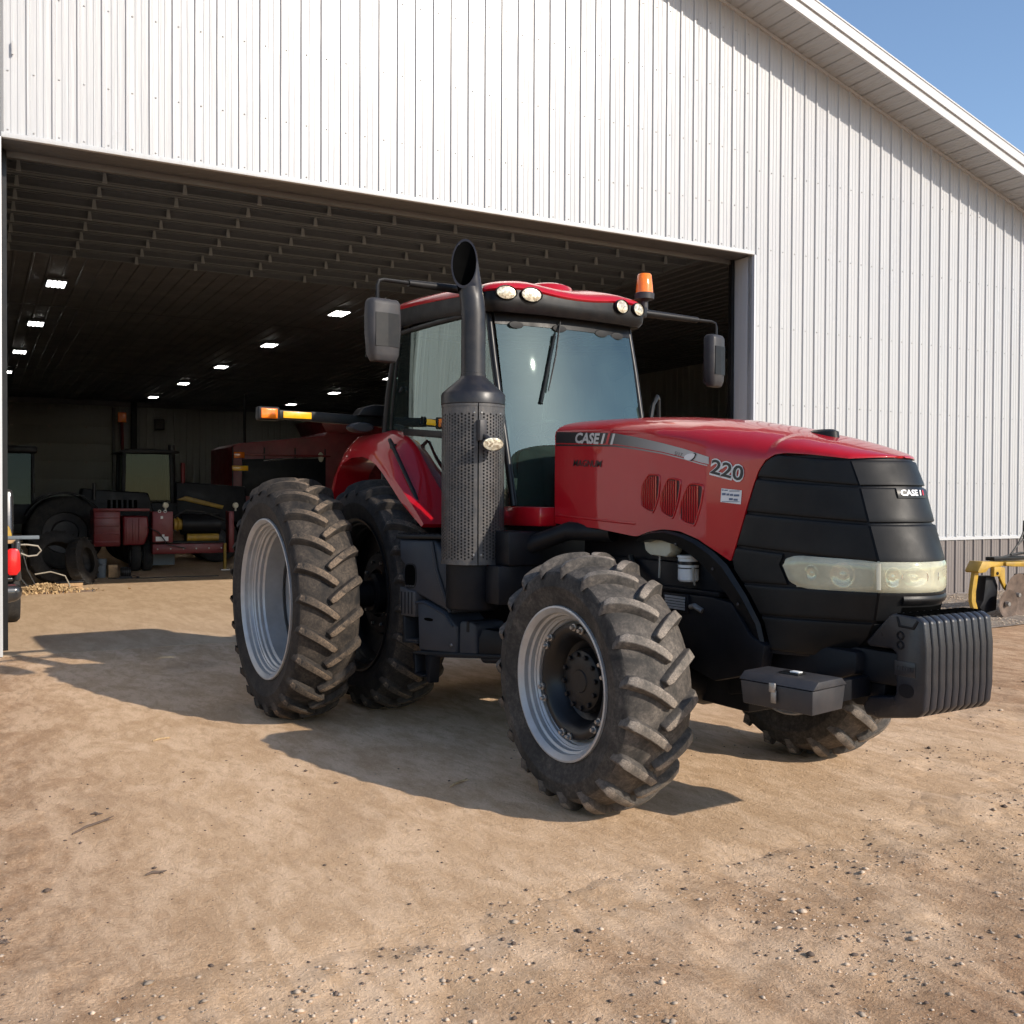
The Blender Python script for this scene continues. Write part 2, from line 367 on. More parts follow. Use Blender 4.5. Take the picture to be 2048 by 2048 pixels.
def text_obj(name, txt, size, mapf, mat, parent, shear=0., offset=0., width=None):
    """letters laid flat on a surface: mapf(x, y) gives the point on that surface"""
    me = text_mesh(txt, size, shear, offset)
    xs = [v.co.x for v in me.vertices]; w = max(xs)-min(xs); x0 = min(xs); k = (width/w) if width else 1.
    for v in me.vertices: v.co = mapf((v.co.x-x0)*k, v.co.y)
    me.materials.clear(); me.materials.append(MAT[mat]); me.update()
    return place(name, me, parent)
for k_ in (('CASE', .092, .22, .0035), ('MAGNUM', .060, .2, .0009), ('220', .118, .15, .0085), ('220', .114, .15, .0020), ('S/17', .03, .2, 0), ('CASE', .040, .12, .0016)): text_mesh(*k_)
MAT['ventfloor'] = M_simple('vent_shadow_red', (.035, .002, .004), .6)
MAT['tread'] = M_rubber('tread_rubber_dusty', (.036, .034, .032), (.23, .195, .165), .9, 6.)
MAT['tread_rear'] = M_rubber('rear_tread_rubber', (.016, .015, .015), (.16, .125, .095), .7, 6.)
# ================================================================ the barn (local: x along the gable wall, y into the barn)
WA = 1.515657; J0 = Vector((-4.2046, -3.4065, 0))
TT = Vector((math.cos(WA), math.sin(WA), 0)); NN = Vector((-math.sin(WA), math.cos(WA), 0))
def BW(s, n, z=0.): return J0+TT*s+NN*n+Vector((0, 0, z))
DW, DH = 10.37, 5.52                  # door opening
RIDGE, RZ, SL = 5.2, 10.595, .30      # ridge position, its height at the wall, roof slope
S0, S1, DEPTH = -9.8, 20.2, 37.
def rake(s): return RZ-SL*abs(s-RIDGE)
barn = empty('barn', J0, WA, 'long white ribbed steel barn with a wide open gable doorway', 'barn')

def siding(s0, s1, zb, zt, mat, name):
    """one steel sheet with major ribs every 0.248 m and two low ribs between"""
    P = .248; pts = []
    k0 = math.floor((s0-.2)/P)
    for k in range(k0, int((s1+.3)/P)+2):
        b = .01+k*P
        for ds, h in ((-.022,0),(-.013,.026),(.013,.026),(.022,0),(.078,0),(.086,.0055),(.096,.0055),(.104,0),(.143,0),(.151,.0055),(.161,.0055),(.169,0)):
            pts.append((b+ds, h))
    prof = [(s0, 0)]+[p for p in pts if s0+.001 < p[0] < s1-.001]+[(s1, 0)]
    vs = []
    for s, h in prof:
        vs += [(s, -h, zb(s) if callable(zb) else zb), (s, -h, zt(s) if callable(zt) else zt)]
    fs = [(2*i, 2*i+2, 2*i+3, 2*i+1) for i in range(len(prof)-1)]
    m = MB(); m.add(vs, fs)
    return m.build(name, mat, barn, smooth=False)
sw = .992
edges = [.01+sw*k-.06 for k in range(-10, 21)]
cuts = sorted([S0]+[e for e in edges if S0+.1 < e < S1-.1 and abs(e) > .15 and abs(e-DW) > .12]+[0., DW+.02]+[S1])
for a, b in zip(cuts[:-1], cuts[1:]):
    mid = (a+b)/2
    top = (lambda s: rake(s)+.05) if not (a < RIDGE < b) else (lambda s: rake(s)+.05)
    if 0 <= mid <= DW: siding(a, b, DH+.02, top, 'siding', 'siding_panel')
    else:
        siding(a, b, 1.04, top, 'siding', 'siding_panel')
        siding(a, b, 0.03, 1.0, 'wainscot', 'wainscot_panel')
# screw heads in rows on the ribs (too small to pick apart)
m = MB()
for k in range(-30, 75):
    s = .01+k*.248+.055
    for z in ([6.2, 7.05, 7.95, 8.85, DH+.06] if 0 < s < DW else [1.08, 2.0, 3.2, 4.4, 5.6, 6.8]):
        if S0 < s < S1 and z < rake(s)-.2: m.lathe([(0, -.012), (.008, -.011), (.011, 0)], 6, (s, -.001, z), 'y')
tag(m.build('screw_heads', 'screw', barn, weld=False), kind='stuff')
# trim round the opening and above the wainscot
MB().box(0, DW, -.028, .03, DH-.035, DH+.02).build('header_trim', 'trim', barn, bevel=.004)
m = MB(); m.box(-.02, DW+.0, .03, .46, DH-.02, DH+.0); m.box(-.02, DW, .46, .52, DH-.09, DH+.25); m.build('header_soffit', 'header', barn, bevel=.003)
MB().box(DW, DW+.035, -.03, .43, 0, DH-.035).build('jamb', 'jamb', barn, bevel=.004)
MB().box(-.035, 0, -.03, .43, 0, DH-.035).build('jamb', 'trim', barn, bevel=.004)
MB().box(DW-.06, DW, .43, .50, 0, DH-.03).build('door_track', 'blackgloss', barn)
MB().box(0, .06, .43, .50, 0, DH-.03).build('door_track', 'blackgloss', barn)
for a, b in ((S0, -.04), (DW+.04, S1)):
    MB().prism([(-.022, 1.0), (-.03, .985), (-.03, 1.03), (-.002, 1.045), (.01, 1.0)], 'x', a, b).build('wainscot_flashing', 'trim', barn)
    MB().box(a, b, -.03, .02, -.02, .035).build('base_trim', 'wainscot', barn)
# inner structure of walls, seen from inside
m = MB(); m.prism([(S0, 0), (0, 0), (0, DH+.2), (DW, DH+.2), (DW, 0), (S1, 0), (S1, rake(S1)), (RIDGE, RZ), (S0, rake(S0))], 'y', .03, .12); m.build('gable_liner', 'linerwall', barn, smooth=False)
def ribbed_wall(name, p0, p1, z0, z1, mat, pitch=.3, h=.018):
    a, b = Vector((*p0, 0)), Vector((*p1, 0)); d = (b-a); L = d.length; d.normalize(); nrm = Vector((-d.y, d.x, 0))
    pr = []
    for k in range(int(L/pitch)+1):
        for ds, hh in ((0, 0), (pitch-.07, 0), (pitch-.05, h), (pitch-.02, h)):
            if k*pitch+ds <= L: pr.append((k*pitch+ds, hh))
    pr.append((L, 0)); vs = []
    for t, hh in pr:
        q = a+d*t+nrm*hh; vs += [(q.x, q.y, z0), (q.x, q.y, z1)]
    m = MB(); m.add(vs, [(2*i, 2*i+2, 2*i+3, 2*i+1) for i in range(len(pr)-1)]); return m.build(name, mat, barn, smooth=False)
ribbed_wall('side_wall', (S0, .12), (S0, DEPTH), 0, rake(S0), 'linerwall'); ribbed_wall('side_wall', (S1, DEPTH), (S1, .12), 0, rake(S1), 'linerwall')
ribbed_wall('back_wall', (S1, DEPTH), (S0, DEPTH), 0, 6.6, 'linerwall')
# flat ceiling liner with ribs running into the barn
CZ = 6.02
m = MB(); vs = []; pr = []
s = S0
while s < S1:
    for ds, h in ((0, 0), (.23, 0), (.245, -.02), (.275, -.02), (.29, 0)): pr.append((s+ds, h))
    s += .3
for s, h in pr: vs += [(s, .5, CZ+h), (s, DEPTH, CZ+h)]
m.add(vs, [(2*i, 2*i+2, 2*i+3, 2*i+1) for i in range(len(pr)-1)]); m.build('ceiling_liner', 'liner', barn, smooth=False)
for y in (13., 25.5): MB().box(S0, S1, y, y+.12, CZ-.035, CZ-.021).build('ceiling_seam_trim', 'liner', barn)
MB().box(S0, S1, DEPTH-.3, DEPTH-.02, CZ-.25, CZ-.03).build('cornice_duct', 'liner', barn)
# roof
OV = .72
m = MB()
for sgn in (-1, 1):
    e = RIDGE+sgn*15.6
    m.add([(RIDGE, -OV-.02, RZ+.27), (e, -OV-.02, RZ+.27-SL*15.6), (e, DEPTH+.5, RZ+.27-SL*15.6), (RIDGE, DEPTH+.5, RZ+.27)], [(0, 1, 2, 3)])
m.build('roof', 'roofsteel', barn, solid=.03, smooth=False)
pw = .31; ca = 1/math.sqrt(1+SL*SL); u = Vector((ca, 0, -SL*ca)); w = Vector((SL*ca, 0, ca))
for sgn in (1, -1):
    L = 15.6/ca
    for k in range(int(L/pw)):
        t0 = .02+k*pw; t1 = t0+pw
        m = MB(); 
        def Q(t, y, h):
            p = Vector((RIDGE, y, RZ))+Vector((u.x*sgn, 0, u.z))*t+Vector((w.x*sgn, 0, w.z))*h; return (p.x, p.y, p.z)
        pr = [(t0, 0), (t0+.11, 0), (t0+.125, .008), (t0+.165, .008), (t0+.18, 0), (t1-.018, 0), (t1-.010, .008), (t1-.001, .008)]
        vs = []
        for t, h in pr: vs += [Q(t, -OV+.01, h), Q(t, .03, h)]
        m.add(vs, [(2*i, 2*i+2, 2*i+3, 2*i+1) for i in range(len(pr)-1)]); m.build('soffit_panel', 'soffit', barn, smooth=False)
    for (y0, y1, h0, h1, nm) in ((-OV-.028, -OV+.01, -.03, .15, 'rake_fascia'), (-OV-.06, -OV-.028, .115, .265, 'rake_trim'), (-OV-.072, -OV+.02, .262, .285, 'rake_cap'), (-.045, -.003, -.045, -.003, 'soffit_moulding')):
        m = MB(); m.add([Q(t, y, h) for t in (0, L) for y, h in ((y0, h0), (y1, h0), (y1, h1), (y0, h1))], [(0, 1, 5, 4), (1, 2, 6, 5), (2, 3, 7, 6), (3, 0, 4, 7), (0, 3, 2, 1), (4, 5, 6, 7)])
        m.build(nm, 'trim', barn, smooth=False)
# small marks and lettering-free fittings on the wall
MB().box(.10, .118, -.05, -.02, 6.36, 6.50).build('wall_bracket', 'screw', barn)

# overhead door rolled up flat under the ceiling
od = empty('overhead_door', BW(0, 0), WA, 'raised sectional overhead door lying flat under the barn ceiling', 'overhead door')
SEC = .613
for i in range(8):
    n0 = .62+i*SEC
    sec = MB(); zt = 5.62
    sec.box(.08, DW-.35, n0, n0+SEC-.012, zt, zt+.045)
    for q in range(4): sec.box(.08, DW-.35, n0+.06+q*.13, n0+.10+q*.13, zt-.014, zt+.001)
    so = sec.build('door_section', 'doorsteel', od, smooth=False)
    MB().prism([(n0+SEC-.07, zt), (n0+SEC-.012, zt), (n0+SEC-.012, zt-.10), (n0+SEC-.045, zt-.10), (n0+SEC-.045, zt-.085), (n0+SEC-.025, zt-.085), (n0+SEC-.025, zt-.012), (n0+SEC-.07, zt-.012)], 'x', .09, DW-.36).build('strut', 'doorsteel', so, smooth=False)
    k = 0; s = .20
    while s < DW-.4:
        m = MB(); m.prism([(s-.016, zt-.002), (s+.016, zt-.002), (s+.030, zt-.125), (s-.026, zt-.125)], 'y', n0+SEC-.10, n0+SEC-.075)
        m.build('stile', 'doorstile', so, smooth=False); s += .935
MB().box(DW-.32, DW-.26, .5, 6.2, 5.56, 5.64).build('track', 'doorsteel', od); MB().box(.0, .06, .5, 6.2, 5.56, 5.64).build('track', 'doorsteel', od)
m = MB(); m.cyl((.1, .75, 5.88), (DW-.3, .75, 5.88), .05, 12); m.build('torsion_shaft', 'doorsteel', od)

# ceiling lights in three rows
LAMPS = [(1.17, 10.06, 0), (1.05, 15.4, 0), (.88, 21., 0), (.65, 26.6, 0), (7.15, 10.35, 1), (7.0, 16.0, 1), (6.84, 21.5, 1), (6.65, 27.2, 1), (6.47, 33.3, 1), (12.85, 21.7, 2), (12.7, 27.6, 2), (12.6, 33.6, 2)]
ROWN = ['row nearest the left jamb', 'middle row', 'right row behind the cab']
ORD = ['nearest', 'second', 'third', 'fourth', 'farthest']
cnt = {}
for s, n, rw in LAMPS:
    i = cnt.get(rw, 0); cnt[rw] = i+1; tot = sum(1 for l in LAMPS if l[2] == rw)
    nm = 'farthest' if i == tot-1 else ORD[i]
    lt = empty('ceiling_light', BW(s, n, CZ-.02), WA, f'{nm} lit ceiling light of the {ROWN[rw]} in the barn', 'ceiling light', 'ceiling lights in the barn')
    MB().box(-.19, .19, -.34, .34, -.06, -.001).build('housing', 'doorsteel', lt, bevel=.005)
    for k in range(4): MB().box(-.165+k*.09, -.108+k*.09, -.30, .30, -.075, -.0605).build('tube', 'tube_light', lt, smooth=False)

# back of the hall: sectional door, posts, hoist, speaker box
bd = empty('back_overhead_door', BW(0, DEPTH), WA, 'closed sectional door in the back wall of the barn', 'overhead door')
for i in range(7):
    z0 = .02+i*.80
    so = MB().box(.2, 5.2, -.12, -.05, z0, z0+.785).build('door_section', 'backdoor', bd, bevel=.006)
    for x in (1.1, 2.6, 4.1): MB().box(x-.05, x+.05, -.135, -.1205, z0+.70, z0+.80).build('hinge', 'steel', so)
MB().box(5.22, 5.34, -.2, -.04, 0, 5.7).build('track', 'liner', bd); MB().box(.06, .18, -.2, -.04, 0, 5.7).build('track', 'liner', bd)
p = empty('steel_post', BW(6.1, DEPTH-.5), WA, 'dark steel post beside the back door of the barn', 'post')
m = MB(); m.box(-.12, .12, -.12, .12, 0, CZ-.06); m.build('shaft', 'chassis', p, bevel=.01); MB().box(-.2, .2, -.2, .2, 0, .03).build('base_plate', 'chassis', p)
p = empty('door_opener', BW(5.55, DEPTH-.75), WA, 'orange motor box on a hanging rail by the back door', 'door opener')
MB().box(-.18, .18, -.15, .15, 5.0, 5.45).build('motor', 'amber', p, bevel=.02); m = MB(); m.tube([(0, 0, 5.0), (.03, 0, 3.6), (.12, 0, 2.)], .07, 8); m.build('conduit', 'darkred', p)
p = empty('wall_speaker', BW(7.25, DEPTH-.2), WA, 'small dark box high on the back wall of the barn', 'speaker'); MB().box(-.22, .22, -.14, .14, 4.75, 5.25).build('cabinet', 'black', p, bevel=.02); MB().box(-.18, .18, -.15, -.141, 4.79, 5.21).build('grille', 'grey', p)

# ================================================================ ground
MAT['dirt'] = MAT['slab'] = M_yard(barn)
def smooth(a, b, x): t = np.clip((x-a)/(b-a), 0, 1); return t*t*(3-2*t)
_TAB = {}
def vnoise(x, y, seed):
    if seed not in _TAB: _TAB[seed] = np.random.RandomState(seed).rand(256, 256)
    tab = _TAB[seed]
    xi = np.floor(x).astype(int); yi = np.floor(y).astype(int); fx = x-xi; fy = y-yi
    fx = fx*fx*(3-2*fx); fy = fy*fy*(3-2*fy)
    g = lambda a, b: tab[a % 256, b % 256]
    return (g(xi, yi)*(1-fx)+g(xi+1, yi)*fx)*(1-fy)+(g(xi, yi+1)*(1-fx)+g(xi+1, yi+1)*fx)*fy-.5
def fbm(x, y, s, seed, o=5, g=.5):
    r = 0; a = 1.
    for i in range(o): r = r+a*vnoise(x*s+7.3*i, y*s-3.1*i, seed+i); s *= 2.03; a *= g
    return r
def ground_h(x, y):
    # y-position along the wall, depth in front of it
    s = (x-J0.x)*TT.x+(y-J0.y)*TT.y; n = (x-J0.x)*NN.x+(y-J0.y)*NN.y
    wob = .35*fbm(x, y, .8, 31, 3)
    m_in = smooth(-.05, .30, s)*smooth(-8.35, -7.75, n)*(1-smooth(4.0, 5.2, s+wob))
    lev = np.where(s < .06, -.004, -.003+.003*smooth(.5, 2.0, s))
    base = lev*(1-m_in)-.03*m_in
    rough = smooth(-3.0, -8.0, n)*.9+.25
    far = smooth(60, 14, np.hypot(x-3, y))
    h = base+far*rough*(.020*fbm(x, y, 1.1, 3)+.020*fbm(x*.8+y*.5, y*.9-x*.4, 4.2, 11, 4, .55))
    edge = np.exp(-((n+8.1)/.45)**2)*smooth(-.3, .3, s)+np.exp(-((s-.05)/.3)**2)*smooth(-8.6, -8.0, n)*smooth(.3, -.5, n)
    h = h+edge*(.014*fbm(x, y, 4.5, 41, 4, .6))
    tr = np.exp(-((s-6.2)**2)/.5)+np.exp(-((s-8.6)**2)/.6)
    h = h-.006*far*tr*rough
    inside = smooth(-1.1, -.2, n)*smooth(-10.5, -9.8, s)
    h = h*(1-inside)+(-.06)*inside
    nearwheel = np.exp(-(((x-3.08)/.5)**2+((np.abs(y)-1.03)/.5)**2))
    return h*(1-nearwheel)+nearwheel*np.where(y > 0, .006, -.02)
def axis_lines(lo, hi, d0, d1, fine, coarse):
    a = list(np.arange(d0, d1, fine)); x = d1; st = fine
    while x < hi: a.append(x); st = min(st*1.25, coarse); x += st
    x = d0-fine; st = fine; b = []
    while x > lo: b.append(x); st = min(st*1.25, coarse); x -= st
    return np.array(b[::-1]+a)
gx = axis_lines(-260, 300, -1., 7.2, .022, 12.); gy = axis_lines(-280, 280, -5.6, 5.2, .024, 12.)
GX, GY = np.meshgrid(gx, gy, indexing='ij'); GZ = ground_h(GX, GY)
nx, ny = len(gx), len(gy)
co = np.stack([GX, GY, GZ], -1).reshape(-1, 3)
idx = np.arange(nx*ny).reshape(nx, ny)
quads = np.stack([idx[:-1, :-1], idx[1:, :-1], idx[1:, 1:], idx[:-1, 1:]], -1).reshape(-1, 4)
me = bpy.data.meshes.new('ground'); me.vertices.add(len(co)); me.vertices.foreach_set('co', co.ravel())
me.loops.add(quads.size); me.loops.foreach_set('vertex_index', quads.ravel().astype(np.int32))
me.polygons.add(len(quads)); me.polygons.foreach_set('loop_start', np.arange(0, quads.size, 4).astype(np.int32))
me.materials.append(MAT['dirt']); me.update(calc_edges=True); me.polygons.foreach_set('use_smooth', [True]*len(quads))
ground = place('ground', me); tag(ground, kind='structure')
# concrete apron with a chipped outer edge, and the barn floor
def apron_outline():
    P = []; rng = random.Random(3)
    def jag(a, b, amp, n):
        for i in range(n):
            t = i/n; x = a[0]+(b[0]-a[0])*t; y = a[1]+(b[1]-a[1])*t; d = Vector((b[0]-a[0], b[1]-a[1])).normalized(); e = amp*2.2*float(fbm(np.array(i*.37), np.array(b[0]*3.1), .5, 91, 4, .6)) if 0 < i else 0
            P.append((x-d.y*e, y+d.x*e))
    jag((.02, -.02), (.06, -8.02), .010, 240); jag((.06, -8.02), (6.4, -8.15), .014, 300); jag((6.4, -8.15), (6.5, -.02), .05, 60); jag((6.5, -.02), (.02, -.02), .0, 2)
    return P
m = MB()
def apron_pt(u, v):
    # worn flat in the middle, dipping under the dirt along its outer edges
    s = -.30+7.0*u; n = -8.55+8.53*v
    d = min(s-.0+.10*float(fbm(np.array(s), np.array(n), 1.7, 61, 4)), (n+8.12)+.22*float(fbm(np.array(s), np.array(n), 1.3, 67, 5, .6)), (6.4-s))
    return (s, n, -.03*(1-float(smooth(-.40, .15, np.array(d)))))
m.grid(apron_pt, 110, 150); ap = m.build('concrete_apron', 'slab', None, angle=80); ap.location = J0; ap.rotation_euler = (0, 0, WA); tag(ap, kind='structure')
m = MB(); m.box(S0, S1, -.012, DEPTH, -.12, .002); fl = m.build('barn_floor', 'floor', None, smooth=False); fl.location = J0; fl.rotation_euler = (0, 0, WA); tag(fl, kind='structure')
# gravel strip along the wall to the right of the doorway
m = MB(); m.grid(lambda a, b: (DW+.2+a*9.6, -.03-b*3.1-.15*math.sin(a*13)*b, .012+.02*b*(1-b)), 80, 6); gr = m.build('gravel_strip', 'gravel', None); gr.location = J0; gr.rotation_euler = (0, 0, WA); tag(gr, kind='structure')

def stones(name, pts, mat, label=None):
    """many small rounded stones joined into one mesh"""
    bv = np.array([(0,0,1),(.9,0,.25),(.28,.86,.2),(-.73,.53,.25),(-.73,-.53,.2),(.28,-.86,.25),(0,0,-.6)]); bf = [(0,1,2),(0,2,3),(0,3,4),(0,4,5),(0,5,1),(6,2,1),(6,3,2),(6,4,3),(6,5,4),(6,1,5)]
    V = []; F = []; rng = np.random.RandomState(5)
    for (x, y, z, r) in pts:
        a = rng.rand()*6.28; k = np.array([1+.5*rng.rand(), .7+.4*rng.rand(), .45+.4*rng.rand()])*r
        v = bv*k*(1+.3*(rng.rand(7, 1)-.5)); c, s_ = math.cos(a), math.sin(a)
        v = np.stack([v[:, 0]*c-v[:, 1]*s_+x, v[:, 0]*s_+v[:, 1]*c+y, v[:, 2]+z], -1)
        o = len(V); V += v.tolist(); F += [tuple(i+o for i in f) for f in bf]
    me = bpy.data.meshes.new(name); me.from_pydata(V, [], F); me.materials.append(MAT[mat]); me.polygons.foreach_set('use_smooth', [True]*len(F)); me.update()
    o = place(name, me); tag(o, label, kind='stuff'); return o
rng = np.random.RandomState(21); pts = []; pts2 = []
NT_ = 150000
X_ = rng.uniform(1.0, 7.0, NT_); Y_ = np.where(rng.rand(NT_) < .35, rng.uniform(-4.8, -2.0, NT_), rng.uniform(-5.2, 5.0, NT_)); S_ = (X_-J0.x)*TT.x+(Y_-J0.y)*TT.y; N_ = (X_-J0.x)*NN.x+(Y_-J0.y)*NN.y
dens = (smooth(-6.0, -9.0, N_)*.9+.08)*(.22+1.5*np.maximum(0, fbm(X_, Y_, 1.6, 77, 3)+.12)); onap = (S_ > -.12) & (S_ < 5.) & (N_ > -8.05) & (N_ < 0)
keep = rng.rand(NT_) < np.where(onap, .012, dens); Z_ = np.where(onap, 0., ground_h(X_, Y_))
for x, y, z, n_ in list(zip(X_[keep], Y_[keep], Z_[keep], N_[keep]))[:20000]:
    r = min(.022, .0025+.0030*rng.exponential())
    (pts2 if rng.rand() < (.22 if n_ < -8. else .85) else pts).append((x, y, z+r*.15, r))
stones('pebbles', pts, 'pebble', 'pale small pebbles scattered over the dirt in the foreground'); stones('dirt_clods', pts2, 'clod', 'dark crumbs of earth scattered over the dirt in the foreground')
gp = []
for i in range(3000):
    s = rng.uniform(DW+.3, 19); n = -rng.uniform(.03, 3.3); p = BW(s, n); gp.append((p.x, p.y, .03, .008+.012*rng.rand()))
stones('gravel_stones', gp, 'pebble', 'loose gravel along the foot of the barn wall')
# twigs lying on the apron
TW = [((2.05, -3.45), 2.2, .30, 'longest dark twig lying near the left edge of the apron'), ((1.87, -3.42), .9, .06, 'tiny dark twig just behind the longest twig'), ((2.9, -3.32), 1.4, .09, 'short bent twig near the chipped apron corner'), ((.35, -2.75), 1.8, .14, 'straw-coloured splinter on the sunlit apron beside the tractor shadow'), ((2.35, -1.45), 2.0, .20, 'bright straw lying in the shadow by the front tyre')]
for (x, y), a, L, lab in TW:
    o = empty('twig', (x, y, .004), a, lab, 'twig', 'twigs on the apron')
    m = MB(); m.tube([(-L/2, 0, .002), (-L/6, .012, .006), (L/5, .006, .004), (L/2, .02, .003)], [.004, .007, .006, .002], 6); m.build('stem', 'chips' if 'straw' in lab else 'clod', o)
    m = MB(); m.tube([(L/5, .006, .004), (L/3, -.03, .008)], [.004, .001], 5); m.build('side_shoot', 'chips' if 'straw' in lab else 'clod', o)
# ================================================================ the tractor (origin under the rear axle, +X forward)
tr = empty('tractor', (0, 0, 0), 0, 'large red and black farm tractor with dual rear wheels parked outside the barn doorway', 'tractor')
FX = 3.083

# ---------------- wheels
def carc(y, W, Rc): return Rc-.062*abs(2*y/W)**2.6
def tyre_mesh(W, Rt, rr, lugh, mat):
    Rc = Rt-lugh; h = W/2; bw = h*.86
    pr = []
    for y, r in ((-bw, rr+.004), (-bw-.012, rr+.03), (-h*1.0, rr+(Rc-rr)*.30), (-h*1.045, rr+(Rc-rr)*.44), (-h*1.065, rr+(Rc-rr)*.47), (-h*1.065, rr+(Rc-rr)*.50), (-h*1.05, rr+(Rc-rr)*.53), (-h*1.03, rr+(Rc-rr)*.70)): pr.append((r, y))
    for k in range(-8, 9): y = h*k/8.*.98; pr.append((carc(y, W, Rc), y))
    pr += [(r, -y) for r, y in pr[7::-1]]
    m = MB(); m.lathe(pr, 96, axis='y'); q_ = len(pr)-1; m.mi = [1 if 8 <= (i % q_) <= len(pr)-10 else 0 for i in range(len(m.f))]; me = m.mesh('tyre', mat, angle=60)
    return me
def lug_mesh(W, Rt, lugh, lw, sgn, mats):
    Rc = Rt-lugh; h = W/2; m = MB(); N = 11
    secs = []
    for i in range(N+1):
        t = i/N; y = sgn*(-.13*h+t*1.16*h)
        ph = (.10+.95*t-.22*t*t)*h*1.02/Rt*1.0
        secs.append((y, ph, t))
    rows = []
    for i, (y, ph, t) in enumerate(secs):
        y2, p2, _ = secs[min(i+1, N)]; y1, p1, _ = secs[max(i-1, 0)]
        dy, dp = (y2-y1), (p2-p1)*Rt; L = math.hypot(dy, dp); ny, np_ = -dp/L, dy/L        # in-surface normal
        r0 = carc(min(abs(y), h*1.02), W, Rc); over = max(0, abs(y)-h*.99)
        r0 -= over*1.6; top = r0+lugh*(1.0+.10*t)-over*.3
        taper = 1.0 if 0 < i < N else .72
        w0 = lw*(.95+.35*t)*.5*1.45; w1 = lw*(.95+.25*t)*.5*taper
        if i == 0: top -= lugh*.2
        q = []
        for w, r in ((-w0, r0-.012), (-w1, top), (w1, top), (w0, r0-.012)):
            yy = y+ny*w; pp = ph+np_*w/Rt
            q.append((r*math.cos(pp), yy, r*math.sin(pp)))   # shoulder trails the centre on the rolling wheel
        rows.append(q)
    m.cur = 0
    for i in range(N):
        a, b = rows[i], rows[i+1]; o = len(m.v); m.v += a+b
        for k in range(3):
            m.f.append((o+k, o+k+1, o+5+k, o+4+k)); m.mi.append(1 if k == 1 else 0)
    for q, rev in ((rows[0], 0), (rows[-1], 1)):
        o = len(m.v); m.v += q; m.f.append((o, o+1, o+2, o+3) if rev else (o+3, o+2, o+1, o)); m.mi.append(0)
    return m.mesh('tread_lug', mats, bevel=.0042, seg=2, angle=50)
def rim_profile(rr, hw, flip, steps):
    return [(rr+.028, -hw), (rr+.030, -hw+.014), (rr+.004, -hw+.02), (rr-.004, -hw+.06), (rr-.05, -hw+.10), (rr-.055, hw-.12), (rr-.004, hw-.06), (rr+.004, hw-.02), (rr+.03, hw-.014), (rr+.028, hw), (rr+.018, hw+.002), (rr-.02, hw-.03), (rr-.028, hw-.075), (rr-.072, hw-.12), (rr-.078, -hw+.17), (rr-.064, -hw+.155), (rr-.064, -hw+.130), (rr-.052, -hw+.118), (rr-.038, -hw+.112), (rr-.038, -hw+.085), (rr-.030, -hw+.078), (rr-.026, -hw+.055), (rr-.012, -hw+.048), (rr-.010, -hw+.022), (rr+.004, -hw+.008), (rr+.018, -hw-.002)]
def flat_wheel(x, y, z, tm, lugs, nl, rim, side, ang):
    ty = place('tyre', tm, tr, (x, y, z))
    for k in range(nl):
        for j in (0, 1):
            place('tread_lug', lugs[j], ty, rot=(0, 2*math.pi*(k+.5*j)/nl+ang, 0))
    rm = place('rim', rim, tr, (x, y, z), rot=(0, 0, 0 if side < 0 else math.pi)); return ty, rm
# rear duals: 46 inch rims
RW, RT, RR = .46, .945, .605
t_rear = tyre_mesh(RW, RT, RR, .046, ['rubber', 'tread_rear']); l_rear = [lug_mesh(RW, RT, .046, .050, s, ['tread_rear', 'lug_dust_rear']) for s in (-1, 1)]
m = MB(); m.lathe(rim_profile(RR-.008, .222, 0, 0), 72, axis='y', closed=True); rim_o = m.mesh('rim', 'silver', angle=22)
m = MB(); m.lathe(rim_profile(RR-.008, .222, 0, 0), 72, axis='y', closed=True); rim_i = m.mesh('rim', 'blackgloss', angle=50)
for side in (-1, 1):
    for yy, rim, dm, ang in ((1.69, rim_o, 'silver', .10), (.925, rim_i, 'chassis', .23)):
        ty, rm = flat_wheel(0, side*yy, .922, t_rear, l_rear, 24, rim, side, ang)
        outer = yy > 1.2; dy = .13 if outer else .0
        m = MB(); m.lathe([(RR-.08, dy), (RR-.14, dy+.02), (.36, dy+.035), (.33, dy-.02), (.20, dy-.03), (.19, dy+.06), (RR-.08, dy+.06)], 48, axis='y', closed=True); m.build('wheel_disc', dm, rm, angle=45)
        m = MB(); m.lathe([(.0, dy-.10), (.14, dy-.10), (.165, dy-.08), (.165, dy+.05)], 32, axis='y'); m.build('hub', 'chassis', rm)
        bmesh_ = MB().lathe([(0, -.02), (.012, -.02), (.014, 0)], 6, axis='y').mesh('bolt', 'steel')
        for k in range(10):
            a = 2*math.pi*k/10; place('bolt', bmesh_, rm, (.265*math.cos(a), dy-.028, .265*math.sin(a)))
    if side < 0:
        m = MB(); m.lathe([(.30, .40), (.30, .56)], 40, axis='y'); m.build('dual_spacer', 'chassis', tr, loc=(0, side*1.80, .922))
m = MB(); m.cyl((0, -1.55, .922), (0, 1.55, .922), .11, 20); m.build('rear_axle', 'chassis', tr)
